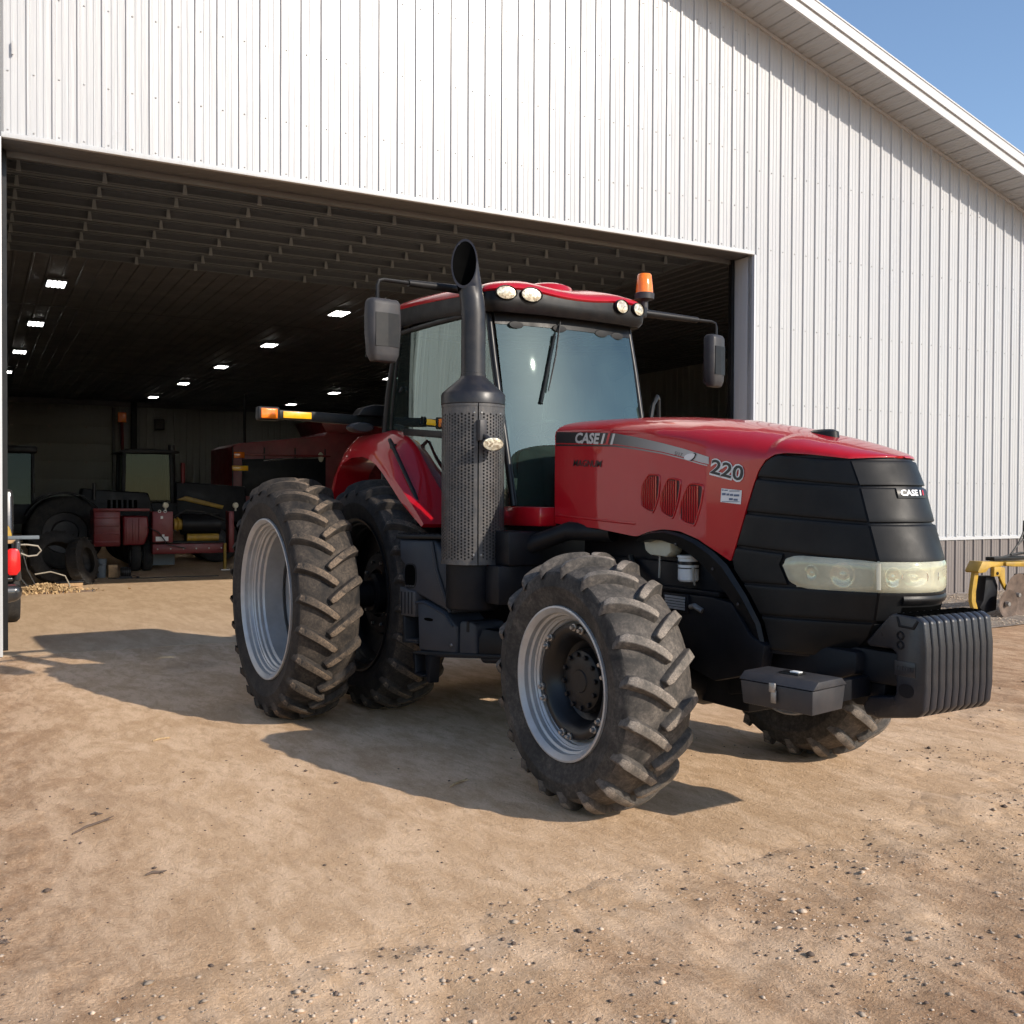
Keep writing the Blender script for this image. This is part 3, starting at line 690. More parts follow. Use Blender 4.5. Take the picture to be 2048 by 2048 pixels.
# front wheels: 30 inch rims
FW, FT, FR = .425, .716, .405
t_fr = tyre_mesh(FW, FT, FR, .043, ['rubber_dusty', 'tread']); l_fr = [lug_mesh(FW, FT, .043, .048, s, ['tread', 'lug_dust']) for s in (-1, 1)]
m = MB(); m.lathe(rim_profile(FR-.008, .205, 0, 0), 72, axis='y', closed=True); rim_f = m.mesh('rim', 'silver', angle=22)
bolt_f = MB().lathe([(0, -.03), (.010, -.03), (.013, -.024), (.013, -.012), (.021, -.010), (.021, .004)], 12, axis='y').mesh('bolt', 'steel')
bolt_h = MB().lathe([(0, -.016), (.013, -.014), (.015, 0)], 6, axis='y').mesh('bolt', 'chassis')
for side in (-1, 1):
    ty, rm = flat_wheel(FX if side < 0 else FX-.20, -1.035 if side < 0 else .93, .703, t_fr, l_fr, 19, rim_f, side, .06)
    m = MB(); m.lathe([(FR-.085, -.105), (.30, -.112), (.27, -.105), (.245, -.075), (.225, -.02), (.19, .02), (.10, .03), (.10, .06), (FR-.085, -.075)], 56, axis='y', closed=True); m.build('wheel_disc', 'blackgloss', rm, angle=40)
    m = MB(); m.lathe([(0, -.066), (.06, -.066), (.065, -.060), (.15, -.060), (.168, -.05), (.178, -.03), (.178, .03), (.20, .05)], 40, axis='y'); m.build('hub', 'black', rm, angle=30)
    for k in range(12):
        a = 2*math.pi*k/12+.13; place('bolt', bolt_h, rm, (.148*math.cos(a), -.061, .148*math.sin(a)))
    for k in range(6):
        for d in (-.11, .11):
            a = 2*math.pi*k/6+d+.35; place('bolt', bolt_f, rm, (.306*math.cos(a), -.111, .306*math.sin(a)))

# ---------------- hood
HX = [1.5, 1.97, 2.5, 3.0, 3.4, 3.7, 3.9, 4.05, 4.15, 4.21]; HW = [.52, .52, .52, .505, .475, .43, .385, .335, .291, .2535]
NOSE = 4.32; KB = 1.71
def hw_(X): return interp(X, HX, HW) if X < 4.21 else math.sqrt(max(0, NOSE-X)/KB)
ZLX = [1.97, 2.46, 2.80, 2.85, 2.90, 2.956, 3.075, 3.207, 3.352, 3.47, 3.58, 3.625, 3.684, 3.726, 3.753, 3.793, 3.847, 3.913, 4.044, 4.21, 4.32]
ZLZ = [1.545, 1.525, 1.49, 1.489, 1.506, 1.522, 1.539, 1.532, 1.492, 1.434, 1.379, 1.502, 1.679, 1.804, 1.872, 1.926, 1.954, 1.960, 1.948, 1.924, 1.932]
def zlow(X): return interp(X, ZLX, ZLZ)
ZTX = [1.97, 2.3, 2.6, 2.9, 3.25, 3.6, 3.86, 4.05, 4.21, 4.32]; ZTZ = [2.262, 2.256, 2.246, 2.226, 2.19, 2.132, 2.072, 2.022, 1.975, 1.940]
def ztop(X): return interp(X, ZTX, ZTZ)
def hsh(X): return min(interp(X, [2, 3, 3.6, 4.0], [.12, .15, .18, .13]), ztop(X)-zlow(X)-.002)
PE = 2.3
def hood_y(X, z):
    zs = ztop(X)-hsh(X); w = hw_(X)
    if z <= zs: return w
    t = min(1, (z-zs)/hsh(X)); return w*(1-t**PE)**(1/PE)
def hood_pt(X, v):
    """v 0..1 from the lower edge up the side and over to the middle"""
    w = hw_(X); zt = ztop(X); h = hsh(X); zs = zt-h; zl = min(zlow(X), zs)
    if v < .5: return w, zl+(zs-zl)*v/.5
    a = (v-.5)/.5*math.pi/2; return w*max(0, math.cos(a))**(2/PE), zs+h*math.sin(a)**(2/PE)
xs = list(np.linspace(1.97, 2.8, 18))+list(np.linspace(2.83, 3.56, 26))+list(np.linspace(3.575, 3.86, 40))+list(np.linspace(3.88, 4.2, 16))+list(np.linspace(4.21, 4.318, 12))
NV = 22; m = MB(); vs = []
for X in xs:
    prof = [hood_pt(X, j/NV) for j in range(NV+1)]
    vs += [(X, -y, z) for y, z in prof]+[(X, y, z) for y, z in prof[-2::-1]]
q = 2*NV+1
m.add(vs, [(i*q+j, (i+1)*q+j, (i+1)*q+j+1, i*q+j+1) for i in range(len(xs)-1) for j in range(q-1)])
hood = m.build('hood', 'red', tr, solid=.012, angle=50)
sgnR = -1
def on_hood(X, z, off=.003): return Vector((X, -(hood_y(X, z)+off), z))
# side stripe: dark at the rear fading in steps to silver
UX = [2.0, 2.049, 2.622, 2.865, 3.07, 3.257, 3.441]; UZ = [2.165, 2.162, 2.125, 2.084, 2.043, 2.0, 1.948]
LX = [2.0, 2.05, 2.623, 2.866, 3.07, 3.258, 3.409]; LZ = [2.076, 2.073, 2.045, 2.014, 1.983, 1.943, 1.904]
def stripe(a, b, f0, f1, mat, name, off, n=24):
    m = MB(); m.grid(lambda u, v: on_hood(a+(b-a)*u, (lambda X: interp(X, LX, LZ)+(interp(X, UX, UZ)-interp(X, LX, LZ))*(f0+(f1-f0)*v))(a+(b-a)*u), off), n, 3); return m.build(name, mat, hood)
def M_fade():
    t = NT('stripe_fade'); c = t.n("TexCoord"); sx = t.n("SeparateXYZ"); t.l(c.outputs['Object'], sx.inputs[0])
    f = t.n("MapRange"); f.inputs[1].default_value = 2.55; f.inputs[2].default_value = 3.35; t.l(sx.outputs[0], f.inputs[0])
    return t.out(t.pbr(t.mix(f.outputs[0], (.012, .012, .015), (.42, .42, .42)), .35, .1))
MAT['fade'] = M_fade()
stripe(1.985, 3.43, .16, 1., 'fade', 'side_stripe', .003); stripe(1.985, 3.42, -.06, .06, 'fade', 'side_stripe', .003)
# lettering, following the slope of the stripe
def hood_text(txt, x0, z0, w, size, slope, mat, shear=.25, offset=.0, off=.005, name='lettering'):
    return text_obj(name, txt, size, lambda x, y: on_hood(x0+x, z0+y+slope*x, off), mat, hood, shear, offset, w)
hood_text('CASE', 2.215, 2.083, .27, .092, -.07, 'decalsilver', .22, .0035)
def hood_bar(pts, mat, off):
    m = MB(); m.add([on_hood(X, z, off) for X, z in pts], [tuple(range(len(pts)))]); return m.build('emblem_stroke', mat, hood, smooth=False)
hood_bar([(2.492, 2.062), (2.514, 2.061), (2.540, 2.126), (2.518, 2.127)], 'decalsilver', .005)
hood_bar([(2.590, 2.055), (2.612, 2.054), (2.637, 2.120), (2.615, 2.121)], 'decalsilver', .005)
hood_bar([(2.542, 2.058), (2.566, 2.057), (2.592, 2.126), (2.568, 2.127)], 'decalred', .0058)
hood_bar([(2.575, 2.137), (2.599, 2.136), (2.606, 2.153), (2.582, 2.154)], 'decalred', .0058)
hood_text('MAGNUM', 2.188, 1.9295, .318, .060, -.045, 'decalblack', .2, .0009, .004)
hood_text('220', 3.435, 1.862, .232, .118, -.225, 'decalwhite', .15, .0085, .004)
hood_text('220', 3.440, 1.864, .224, .114, -.225, 'decalblack', .15, .0020, .006)
hood_text('S/17', 3.17, 1.972, .065, .03, -.22, 'decalblack', .2, 0, .0055)
m = MB(); c0 = (3.29, 1.957); m.add([on_hood(c0[0]+.045*math.cos(a), c0[1]-.22*.045*math.cos(a)+.012*math.sin(a)*1.5+.3*.045*math.cos(a), .0055) for a in np.linspace(0, 6.28, 20)[:-1]], [tuple(range(19))]); m.build('scuff_mark', 'decalwhite', hood, smooth=False)
m = MB(); m.tube([on_hood(3.30, 1.935, .006), on_hood(3.325, 1.95, .006), on_hood(3.337, 1.972, .006), on_hood(3.322, 1.976, .006)], .0035, 5); m.build('scuff_mark', 'decalblack', hood)
# dealer sticker
stk = MB(); stk.grid(lambda u, v: on_hood(3.518+.135*u-.006*(1-v), 1.702+.075*v+.012*(1-u)-.012, .003), 6, 2); stk = stk.build('dealer_sticker', 'decalwhite', hood)
MAT['inkblue'] = M_simple('sticker_ink', (.10, .14, .22), .5)
for (x0, x1, z0, z1) in ((3.522, 3.534, 1.764, 1.771), (3.538, 3.562, 1.764, 1.770), (3.572, 3.64, 1.762, 1.767), (3.523, 3.548, 1.739, 1.752), (3.553, 3.572, 1.739, 1.750), (3.576, 3.598, 1.738, 1.749), (3.602, 3.638, 1.737, 1.748), (3.57, 3.596, 1.714, 1.726), (3.60, 3.628, 1.713, 1.724), (3.522, 3.64, 1.7025, 1.7055)):
    m = MB(); m.grid(lambda u, v: on_hood(x0+(x1-x0)*u, z0+(z1-z0)*v-.05*(x0-3.52), .0045), 4, 1); m.build('sticker_print', 'inkblue', hood, smooth=False)
# three vents, each a recessed pocket with slanted louvres
VENTS = [[(2.952, 1.868), (3.056, 1.862), (3.044, 1.727), (2.996, 1.623), (2.875, 1.665), (2.889, 1.80)], [(3.114, 1.844), (3.226, 1.832), (3.205, 1.714), (3.16, 1.592), (3.045, 1.638), (3.054, 1.735)], [(3.286, 1.813), (3.402, 1.801), (3.377, 1.676), (3.33, 1.554), (3.203, 1.592), (3.214, 1.70)]]
def smooth_poly(P, it=3, k=.25):
    for _ in range(it):
        Q = []
        for a, b in zip(P, P[1:]+P[:1]): Q += [(a[0]*(1-k)+b[0]*k, a[1]*(1-k)+b[1]*k), (a[0]*k+b[0]*(1-k), a[1]*k+b[1]*(1-k))]
        P = Q
    return P
for P in VENTS:
    P = smooth_poly(smooth_poly(P, 1, .12), 1, .25); cx = sum(p[0] for p in P)/len(P); cz = sum(p[1] for p in P)/len(P); n = len(P)
    m = MB()
    rings = [[on_hood(x, z, .001) for x, z in P], [on_hood(cx+(x-cx)*.97, cz+(z-cz)*.97, .007) for x, z in P], [on_hood(cx+(x-cx)*.89, cz+(z-cz)*.92, .006) for x, z in P], [on_hood(cx+(x-cx)*.86, cz+(z-cz)*.90, .0012) for x, z in P]]
    o = [v for r_ in rings for v in r_]
    fs = [(i*n+k, i*n+(k+1) % n, (i+1)*n+(k+1) % n, (i+1)*n+k) for i in range(3) for k in range(n)]
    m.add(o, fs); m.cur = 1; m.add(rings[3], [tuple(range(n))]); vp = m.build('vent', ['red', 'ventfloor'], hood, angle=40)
    for k in range(7):
        f = -.84+k*.245
        zt = [p for p in P]; xa = cx+f*.075
        zz = []
        for a, b in zip(P, P[1:]+P[:1]):
            if (a[0]-xa)*(b[0]-xa) < 0: zz.append(a[1]+(b[1]-a[1])*(xa-a[0])/(b[0]-a[0]))
        if len(zz) < 2: continue
        z0, z1 = min(zz), max(zz); z0 += (z1-z0)*.07; z1 -= (z1-z0)*.07; dx = .0
        m = MB(); m.add([on_hood(xa-.006, z0, .0015), on_hood(xa+.004, z0, .0015), on_hood(xa+.004, z1, .0015), on_hood(xa-.006, z1, .0015), on_hood(xa-.005, z0+.003, .007), on_hood(xa+.001, z0+.003, .009), on_hood(xa+.001, z1-.003, .009), on_hood(xa-.005, z1-.003, .007)], [(4, 5, 6, 7), (0, 1, 5, 4), (1, 2, 6, 5), (2, 3, 7, 6), (3, 0, 4, 7)]); m.build('louvre', 'red', hood, smooth=False)
# crease line low on the side panel and the small black camera pod on top
m = MB(); m.grid(lambda u, v: on_hood(1.98+u*.85, 1.60-.035*u+(v-.5)*.016, .0005+.004*math.sin(v*math.pi)), 20, 4); m.build('side_crease', 'red', hood)
m = MB(); m.lathe([(0, .030), (.05, .028), (.075, .015), (.08, -.02)], 20, (3.84, -.02, 2.07), 'z', sc=(1.25, .75)); m.build('camera_pod', 'black', hood)

# ---------------- grille and nose
BZ = [1.379, 1.502, 1.679, 1.804, 1.872, 1.926, 1.95]; BXX = [3.585, 3.63, 3.689, 3.731, 3.758, 3.80, 3.86]
ARZ = [.90, .953, 1.061, 1.203, 1.396]; ARX = [3.81, 3.803, 3.774, 3.689, 3.535]
def gb(z): return interp(z, BZ, BXX) if z > 1.379 else interp(z, ARZ, ARX)+.02
CZ_ = [.90, .95, 1.02, 1.12, 1.277, 1.413, 1.604, 1.787, 1.924, 1.95]; CXX = [4.14, 4.22, 4.31, 4.365, 4.398, 4.396, 4.333, 4.275, 4.213, 4.205]; CW = [.20, .215, .235, .245, .2535, .2535, .2535, .2535, .2535, .2535]
def corner(z): return interp(z, CZ_, CXX), interp(z, CZ_, CW)
def nose_pt(z, u, inset=0.):
    """u -2..-1 right side from hood to corner, -1..1 the front, 1..2 left side"""
    cx, cw = corner(z)
    if abs(u) <= 1: y = cw*u; x = cx+KB*(cw*cw-y*y); nrm = Vector((1, 2*KB*y, 0)).normalized()
    else:
        t = 2-abs(u); xb = gb(z); wb = hw_(min(xb, 4.2))-.004
        x = xb+(cx-xb)*t; y = wb+(cw-wb)*t**1.45; y *= (1 if u > 0 else -1); nrm = Vector((.35, math.copysign(.94, u), 0))
    return Vector((x, y, z))-nrm*inset
m = MB(); m.grid(lambda a, b: nose_pt(.905+a*1.04, -2+4*b, .014), 26, 60); grille = m.build('grille', 'chassis', tr)
BANDS = [(.925, 1.098, 1.112), (1.104, 1.262, 1.270), (1.268, 1.458, 1.405), (1.464, 1.643, 1.598), (1.649, 1.829, 1.781), (1.835, 1.955, 1.918)]
def band(z0s, z0c, z1s, z1c, u0, u1, name='grille_panel', mat='grille', inset=0., nz=7, nu=20, g=.0028):
    m = MB(); vs = []; TL = [0, .02, .05, .15, .35, .65, .85, .95, .98, 1.]; nz = len(TL)-1
    def zz(u, zs, zc): t = min(1, max(0, 2-abs(u))); return zs+(zc-zs)*t
    for i in range(nz+1):
        for j in range(nu+1):
            u = u0+(u1-u0)*j/nu; a = zz(u, z0s, z0c)+g; b = zz(u, z1s, z1c)-g; t = TL[i]; e = {0: .008, 1: .0015}.get(min(i, nz-i), 0)
            vs.append(nose_pt(a+(b-a)*t, u, inset+e))
    w_ = nu+1; m.add(vs, [(i*w_+j, i*w_+j+1, (i+1)*w_+j+1, (i+1)*w_+j) for i in range(nz) for j in range(nu)])
    return m.build(name, mat, grille, angle=50)
PREVC = [.925, 1.118, 1.276, 1.411, 1.604, 1.787]
for i, (z0, z1s, z1c) in enumerate(BANDS):
    z0c = PREVC[i]
    for (a, b) in ((-2, -1.012), (-.99, .99), (1.012, 2)):
        if i == 2:
            if abs(a) > .995: band(z0, z0c, z1s, z1c, a if a < 0 else 1.62, -1.62 if a < 0 else b, nu=8)
            continue
        if i == 0: z0_, z0c_ = (.925, .905) if abs(a) > .995 else (.905, .905)
        else: z0_, z0c_ = z0, z0c
        band(z0_, z0c_, z1s, z1c, a, b)
# headlights wrap round the corner
for sg in (-1, 1):
    m = MB(); vs = []; NU, NZ = 26, 10
    for i in range(NZ+1):
        for j in range(NU+1):
            u = (1.60-(1.60-.0)*j/NU)*sg; t = min(1, 2-abs(u)); fr = max(0, (abs(u)-1.42)/.18)
            z0 = 1.254+.012*t; z1 = 1.440-.020*t; mid = (z0+z1)/2; hh = (z1-z0)/2*(1-.30*fr**3)
            k = (i/NZ*2-1); e = .010*abs(k)**6+.012*fr**3
            vs.append(nose_pt(mid+hh*k+.004*fr, u, -.006+e))
    w_ = NU+1; m.add(vs, [(i*w_+j, i*w_+j+1, (i+1)*w_+j+1, (i+1)*w_+j) for i in range(NZ) for j in range(NU)])
    hl = m.build('headlight', 'headlight', tr, angle=60)
    m = MB(); m.grid(lambda a, b: nose_pt(1.268+a*.15, (1.56-1.54*b)*sg, .011), 6, 24); m.build('lamp_housing', 'lamphouse', hl)
    for u, r_, sx_ in ((1.22, .066, 1.0), (1.42, .045, .8), (.80, .052, .8), (.42, .050, 1.5)):
        c = nose_pt(1.342, u*sg, .0105); d = (nose_pt(1.342, u*sg, -.02)-nose_pt(1.342, u*sg, 0)).normalized()
        m = MB(); q_ = d.to_track_quat('Z', 'Y').to_matrix()
        ring = [[c+q_ @ Vector((rr*math.cos(a)*sx_, rr*math.sin(a), h)) for a in np.linspace(0, 2*math.pi, 29)[:-1]] for rr, h in ((r_, .0), (r_*.98, .010), (r_*.9, .0105), (r_*.7, .005), (r_*.35, .001), (r_*.28, .0015), (r_*.25, .010), (r_*.08, .0125))]
        m.add([v for k in ring for v in k], [(i*28+k, i*28+(k+1) % 28, (i+1)*28+(k+1) % 28, (i+1)*28+k) for i in range(7) for k in range(28)]+[tuple(196+k for k in range(28))]); m.build('reflector', 'chrome', hl)
    m = MB(); m.grid(lambda a, b: nose_pt(1.28+a*.13, (1.0+(b-.5)*.03)*sg, -.0085), 6, 2); m.build('lens_divider', 'cream', hl)
# badge on the front
m = MB(); m.grid(lambda a, b: nose_pt(1.728+a*.052, -.42+b*.86, -.005-.004*math.sin(a*3.14)), 6, 14); bdg = m.build('badge', 'blackgloss', grille)
def on_nose(y, z): 
    cx, cw = corner(z); return nose_pt(z, y/cw, -.0115)
text_obj('badge_lettering', 'CASE', .040, lambda x, y: on_nose(-.092+x, 1.741+y), 'decalwhite', grille, .12, .0016, .112)
for (a, b) in ((.032, .044), (.058, .070)):
    m = MB(); m.add([on_nose(a, 1.742), on_nose(b, 1.742), on_nose(b+.005, 1.769), on_nose(a+.005, 1.769)], [(0, 1, 2, 3)]); m.build('badge_lettering', 'decalwhite' if a < .05 else 'decalred', grille, smooth=False)
# bumper step under the lights on the front
m = MB(); m.grid(lambda a, b: nose_pt(1.205+a*.045, -.62+b*1.6, -.004-.012*math.sin(a*3.14)), 5, 16); m.build('tow_recess_lip', 'black', grille)
m = MB(); m.grid(lambda a, b: nose_pt(1.14+a*.055, -.60+b*1.56, -.0025), 3, 16); m.build('tow_recess', 'soot_and_shade', grille)

# ---------------- black wheel-arch trim and engine bay
ARC_O = [(2.86, 1.470), (2.90, 1.497), (2.976, 1.522), (3.113, 1.533), (3.25, 1.513), (3.352, 1.483), (3.47, 1.425), (3.56, 1.36), (3.62, 1.285), (3.689, 1.20), (3.774, 1.058), (3.803, .95), (3.81, .90)]
ARC_I = [(2.87, 1.455), (2.93, 1.470), (2.985, 1.475), (3.056, 1.472), (3.16, 1.452), (3.263, 1.412), (3.35, 1.36), (3.439, 1.29), (3.52, 1.215), (3.598, 1.135), (3.68, 1.04), (3.719, .97), (3.735, .90)]
m = MB(); vs = []
for (a, b) in zip(ARC_O, ARC_I):
    y = -hw_(a[0])
    vs += [(a[0], y-.004, a[1]), (a[0]*.8+b[0]*.2, y-.022, a[1]*.8+b[1]*.2), (b[0], y+.0, b[1]), (b[0], y+.16, b[1]-.005)]
m.add(vs, [(i*4+j, (i+1)*4+j, (i+1)*4+j+1, i*4+j+1) for i in range(len(ARC_O)-1) for j in range(3)]); arch = m.build('wheel_arch', 'black', tr, angle=30)
m = MB(); m.add([(v[0], -v[1], v[2]) for v in vs], [(i*4+j, (i+1)*4+j, (i+1)*4+j+1, i*4+j+1) for i in range(len(ARC_O)-1) for j in range(3)]); m.build('wheel_arch', 'black', tr, angle=30)
for X, z in ((3.19, 1.455), (3.47, 1.33), (3.64, 1.15)):
    m = MB(); m.lathe([(0, -.006), (.008, -.004), (.009, 0)], 8, (X, -hw_(X)-.012, z), 'y'); m.build('clip', 'grey', arch)
m = MB(); m.box(2.0, 3.95, -.30, .30, .95, 1.62); m.box(2.2, 3.7, -.34, .34, 1.02, 1.34); m.build('engine_block', 'chassis', tr, bevel=.02)
m = MB(); m.box(1.2, 3.55, -.27, .27, .52, .98); m.prism([(3.4, .60), (3.95, .72), (4.30, .86), (4.30, .97), (3.4, .98)], 'y', -.30, .30); m.build('chassis_frame', 'chassis', tr, bevel=.02)
m = MB(); m.prism([(3.0, 1.16), (3.0, .80), (3.45, .70), (3.80, .80), (3.83, .95), (3.72, .99), (3.58, 1.15), (3.40, 1.17)], 'y', -.44, -.36); m.build('side_shield', 'chassis', tr, bevel=.012)
m = MB(); m.prism([(3.0, 1.16), (3.0, .80), (3.45, .70), (3.80, .80), (3.83, .95), (3.72, .99), (3.58, 1.15), (3.40, 1.17)], 'y', .36, .44); m.build('side_shield', 'chassis', tr, bevel=.012)
m = MB(); m.box(2.92, 3.46, -.42, -.30, 1.17, 1.195); m.build('bay_shelf', 'chassis', tr, bevel=.004)
m = MB(); m.lathe([(0, -.001), (.054, 0), (.062, .010), (.062, .135), (.066, .14), (.066, .152), (0, .153)], 24, (3.16, -.375, 1.235), 'z'); fl_ = m.build('oil_filter', 'filter', tr)
m = MB(); m.lathe([(.0628, .075), (.0628, .082)], 24, (3.16, -.375, 1.235), 'z'); m.lathe([(.0628, .098), (.0628, .118)], 24, (3.16, -.375, 1.235), 'z'); m.build('filter_print', 'decalblack', fl_)
m = MB(); m.prism([(2.80, 1.50), (2.82, 1.40), (2.87, 1.375), (3.02, 1.37), (3.06, 1.40), (3.06, 1.5)], 'y', -.43, -.33); m.build('coolant_tank', 'cream', tr, bevel=.015)
m = MB(); m.tube([(2.93, -.40, 1.37), (2.94, -.41, 1.30), (2.93, -.405, 1.24)], .007, 6); m.build('drain_hose', 'pale_hose', tr)
m = MB(); m.tube([(3.24, -.40, 1.22), (3.25, -.42, 1.28), (3.24, -.41, 1.32)], [.006, .006, .012], 6); m.build('sensor_plug', 'pale_hose', tr)
for k in range(5):
    MB().box(3.05, 3.22, -.462, -.44, 1.075+k*.016, 1.0865+k*.016).build('cooler_fin', 'silver', tr, smooth=False)
m = MB(); m.box(3.03, 3.24, -.455, -.42, 1.06, 1.165); m.build('cooler_frame', 'chassis', tr, bevel=.004)
m = MB(); m.tube([(3.27, -.455, 1.10), (3.31, -.465, 1.11), (3.36, -.45, 1.085)], .016, 8); m.build('hydraulic_line', 'steel', tr)
m = MB(); m.tube([(2.6, -.36, 1.35), (2.75, -.42, 1.22), (2.95, -.40, 1.1)], .02, 8); m.build('hydraulic_line', 'rubberhose', tr)
# front axle
m = MB(); m.tube([(FX, -.85, .70), (FX, -.5, .68), (FX, -.2, .62), (FX, .2, .62), (FX, .5, .68), (FX, .85, .70)], [.12, .10, .14, .14, .10, .12], 14); m.build('front_axle', 'chassis', tr)
m = MB(); m.tube([(FX-.26, -.8, .66), (FX-.26, .8, .66)], .025, 8); m.build('tie_rod', 'steel', tr)
m = MB(); m.lathe([(.30, .0), (.30, .03), (.22, .06), (.24, .09), (.22, .12), (.0, .12)], 30, (4.02, 0, .86), 'z'); m.build('lower_bellows', 'black', tr)
# weight carrier and ten front weights
m = MB(); m.box(4.0, 4.52, -.24, .24, .82, .985); m.prism([(4.05, .82), (4.40, .82), (4.38, .70), (4.22, .68), (4.1, .74)], 'y', -.2, .2); m.build('weight_carrier', 'chassis', tr, bevel=.018)
wp = [(4.325, 1.02), (4.46, 1.165), (4.485, 1.178), (4.615, 1.172), (4.650, 1.15), (4.665, 1.03), (4.665, .83), (4.655, .735), (4.62, .70), (4.40, .655), (4.33, .66), (4.31, .70), (4.345, .755), (4.49, .775), (4.50, .80), (4.50, .985), (4.475, 1.005), (4.345, 1.0)]
wm = MB(); wm.prism(wp, 'y', -.0235, .0235); wmesh = wm.mesh('front_weight', 'weight', bevel=.012, seg=3, angle=60)
for k in range(10):
    y = -.2385+k*.053
    w_ = place('front_weight', wmesh, tr, (0, y, 0))
    if k == 0:
        for (x, z) in ((4.525, 1.075), (4.525, 1.03)):
            m = MB(); m.lathe([(.022, -.0245), (.020, -.029), (.014, -.029), (.012, -.020), (0, -.020)], 16, (x, 0, z), 'y'); m.build('bolt_hole', 'chassis', w_)
        m = MB(); m.box(4.495, 4.61, -.0265, -.023, .885, .955); m.build('cast_plate', 'weight', w_, bevel=.002)
        for q_ in range(7): MB().box(4.503+q_*.0145, 4.513+q_*.0145, -.0285, -.026, .912, .932).build('cast_mark', 'weight', w_, smooth=False)
        m = MB(); m.prism(smooth_poly([(4.52, .85), (4.60, .85), (4.60, .785), (4.52, .785)], 2), 'y', -.026, -.0225); m.build('cast_recess', 'chassis', w_, smooth=False)
    m = MB(); m.box(4.50, 4.60, -.017, .017, 1.169, 1.179); m.build('grip_slot', 'soot_and_shade', w_, smooth=False)
    m = MB(); m.prism([(4.50, 1.165), (4.515, 1.115), (4.60, 1.11), (4.625, 1.15), (4.615, 1.158), (4.59, 1.122), (4.525, 1.126), (4.512, 1.165)], 'y', -.0265, -.022)
    if k == 0: m.build('grip_edge', 'chassis', w_, bevel=.001)
# tool box on the right of the carrier
TBM = Matrix.Rotation(.15, 3, 'Z'); tc = Vector((4.245, -.685, .80))
def tb(x, y, z): return tc+TBM @ Vector((x, y, z))
m = MB(); L_, W_ = .200, .135
m.add([tb(-L_*.96, -W_*.92, -.065), tb(L_*.96, -W_*.92, -.065), tb(L_*.96, W_*.92, -.065), tb(-L_*.96, W_*.92, -.065), tb(-L_, -W_, .048), tb(L_, -W_, .048), tb(L_, W_, .048), tb(-L_, W_, .048)], [(0, 3, 2, 1), (4, 5, 6, 7), (0, 1, 5, 4), (1, 2, 6, 5), (2, 3, 7, 6), (3, 0, 4, 7)])
tool = m.build('toolbox', 'grey', tr, bevel=.006)
m = MB(); e = .006
m.add([tb(-L_-e, -W_-e, .052), tb(L_+e, -W_-e, .052), tb(L_+e, W_+e, .052), tb(-L_-e, W_+e, .052), tb(-L_-e, -W_*.72, .088), tb(L_+e, -W_*.72, .088), tb(L_+e, W_*.72, .088), tb(-L_-e, W_*.72, .088)], [(0, 3, 2, 1), (4, 5, 6, 7), (0, 1, 5, 4), (1, 2, 6, 5), (2, 3, 7, 6), (3, 0, 4, 7)]); m.build('lid', 'grey', tool, bevel=.005)
m = MB(); m.obox(tb(0, 0, .091), (.11, .07, .012), TBM); m.build('handle_recess', 'black', tool, bevel=.004)
m = MB(); m.obox(tb(.022, 0, .100), (.05, .035, .006), TBM); m.build('label_plate', 'decalwhite', tool, bevel=.002)
m = MB(); m.obox(tb(-.01, -W_-.010, .038), (.035, .012, .045), TBM); m.obox(tb(-.005, -W_-.006, -.005), (.03, .010, .06), TBM); m.build('latch', 'steel', tool, bevel=.004)
m = MB(); m.bar(tb(.12, W_-.01, -.0), (4.30, -.22, .80), .05, .10); m.bar(tb(-.1, W_-.01, -.02), (4.05, -.22, .80), .05, .06); m.build('toolbox_bracket', 'chassis', tr, bevel=.006)
# ---------------- cab
def mir(pts): return [(x, -y, z) for x, y, z in pts]
def ws_pt(y, z): return Vector((1.295+.066*(1-(y/.62)**2)+(3.09-z)*.197+.022*(1-((z-2.45)/.7)**2), y, z))
cab = MB(); cab.box(-.32, 1.45, -.60, .60, 1.15, 1.60); cab.box(-.36, -.28, -.62, .62, 1.5, 2.0); cab = cab.build('cab_base', 'chassis', tr, bevel=.02)
APIL = [(1.265, -.64, 3.10), (1.36, -.645, 2.72), (1.45, -.64, 2.35), (1.53, -.63, 2.0), (1.60, -.62, 1.66)]
CPIL = [(-.02, -.735, 3.14), (-.12, -.76, 2.85), (-.18, -.775, 2.6), (-.23, -.785, 2.29), (-.26, -.78, 1.7)]
for f in (lambda p: p, mir):
    m = MB(); P = f(APIL)
    for a, b in zip(P[:-1], P[1:]): pass
    m.tube(P, .026, 10); m.build('front_pillar', 'blackgloss', tr)
    m = MB(); m.tube(f(CPIL), .030, 10); m.build('rear_pillar', 'blackgloss', tr)
# the windscreen
m = MB(); m.grid(lambda u, v: ws_pt(-.615+1.23*u, 1.66+1.43*v), 28, 20); ws = m.build('windscreen', 'windshield', tr)
m = MB(); m.grid(lambda u, v: ws_pt(-.62+1.24*u, 2.985+.105*v)+Vector((.004+.006*v, 0, 0)), 28, 3); m.build('top_shade_band', 'black', ws)
for y0 in (-.46, -.10, .30, .47):
    m = MB(); m.lathe([(0, .012), (.05, .010), (.055, 0)], 16, ws_pt(y0, 2.985)+Vector((.003, 0, 0)), 'x', sc=(1.2, .5)); m.build('glass_tab', 'black', ws)
wip = MB(); a = ws_pt(-.10, 3.04)+Vector((.03, 0, 0)); b = ws_pt(-.27, 2.50)+Vector((.022, 0, 0)); wip.tube([a, (a+b)/2+Vector((.02, 0, 0)), b], [.008, .007, .005], 6); wip = wip.build('wiper', 'black', tr)
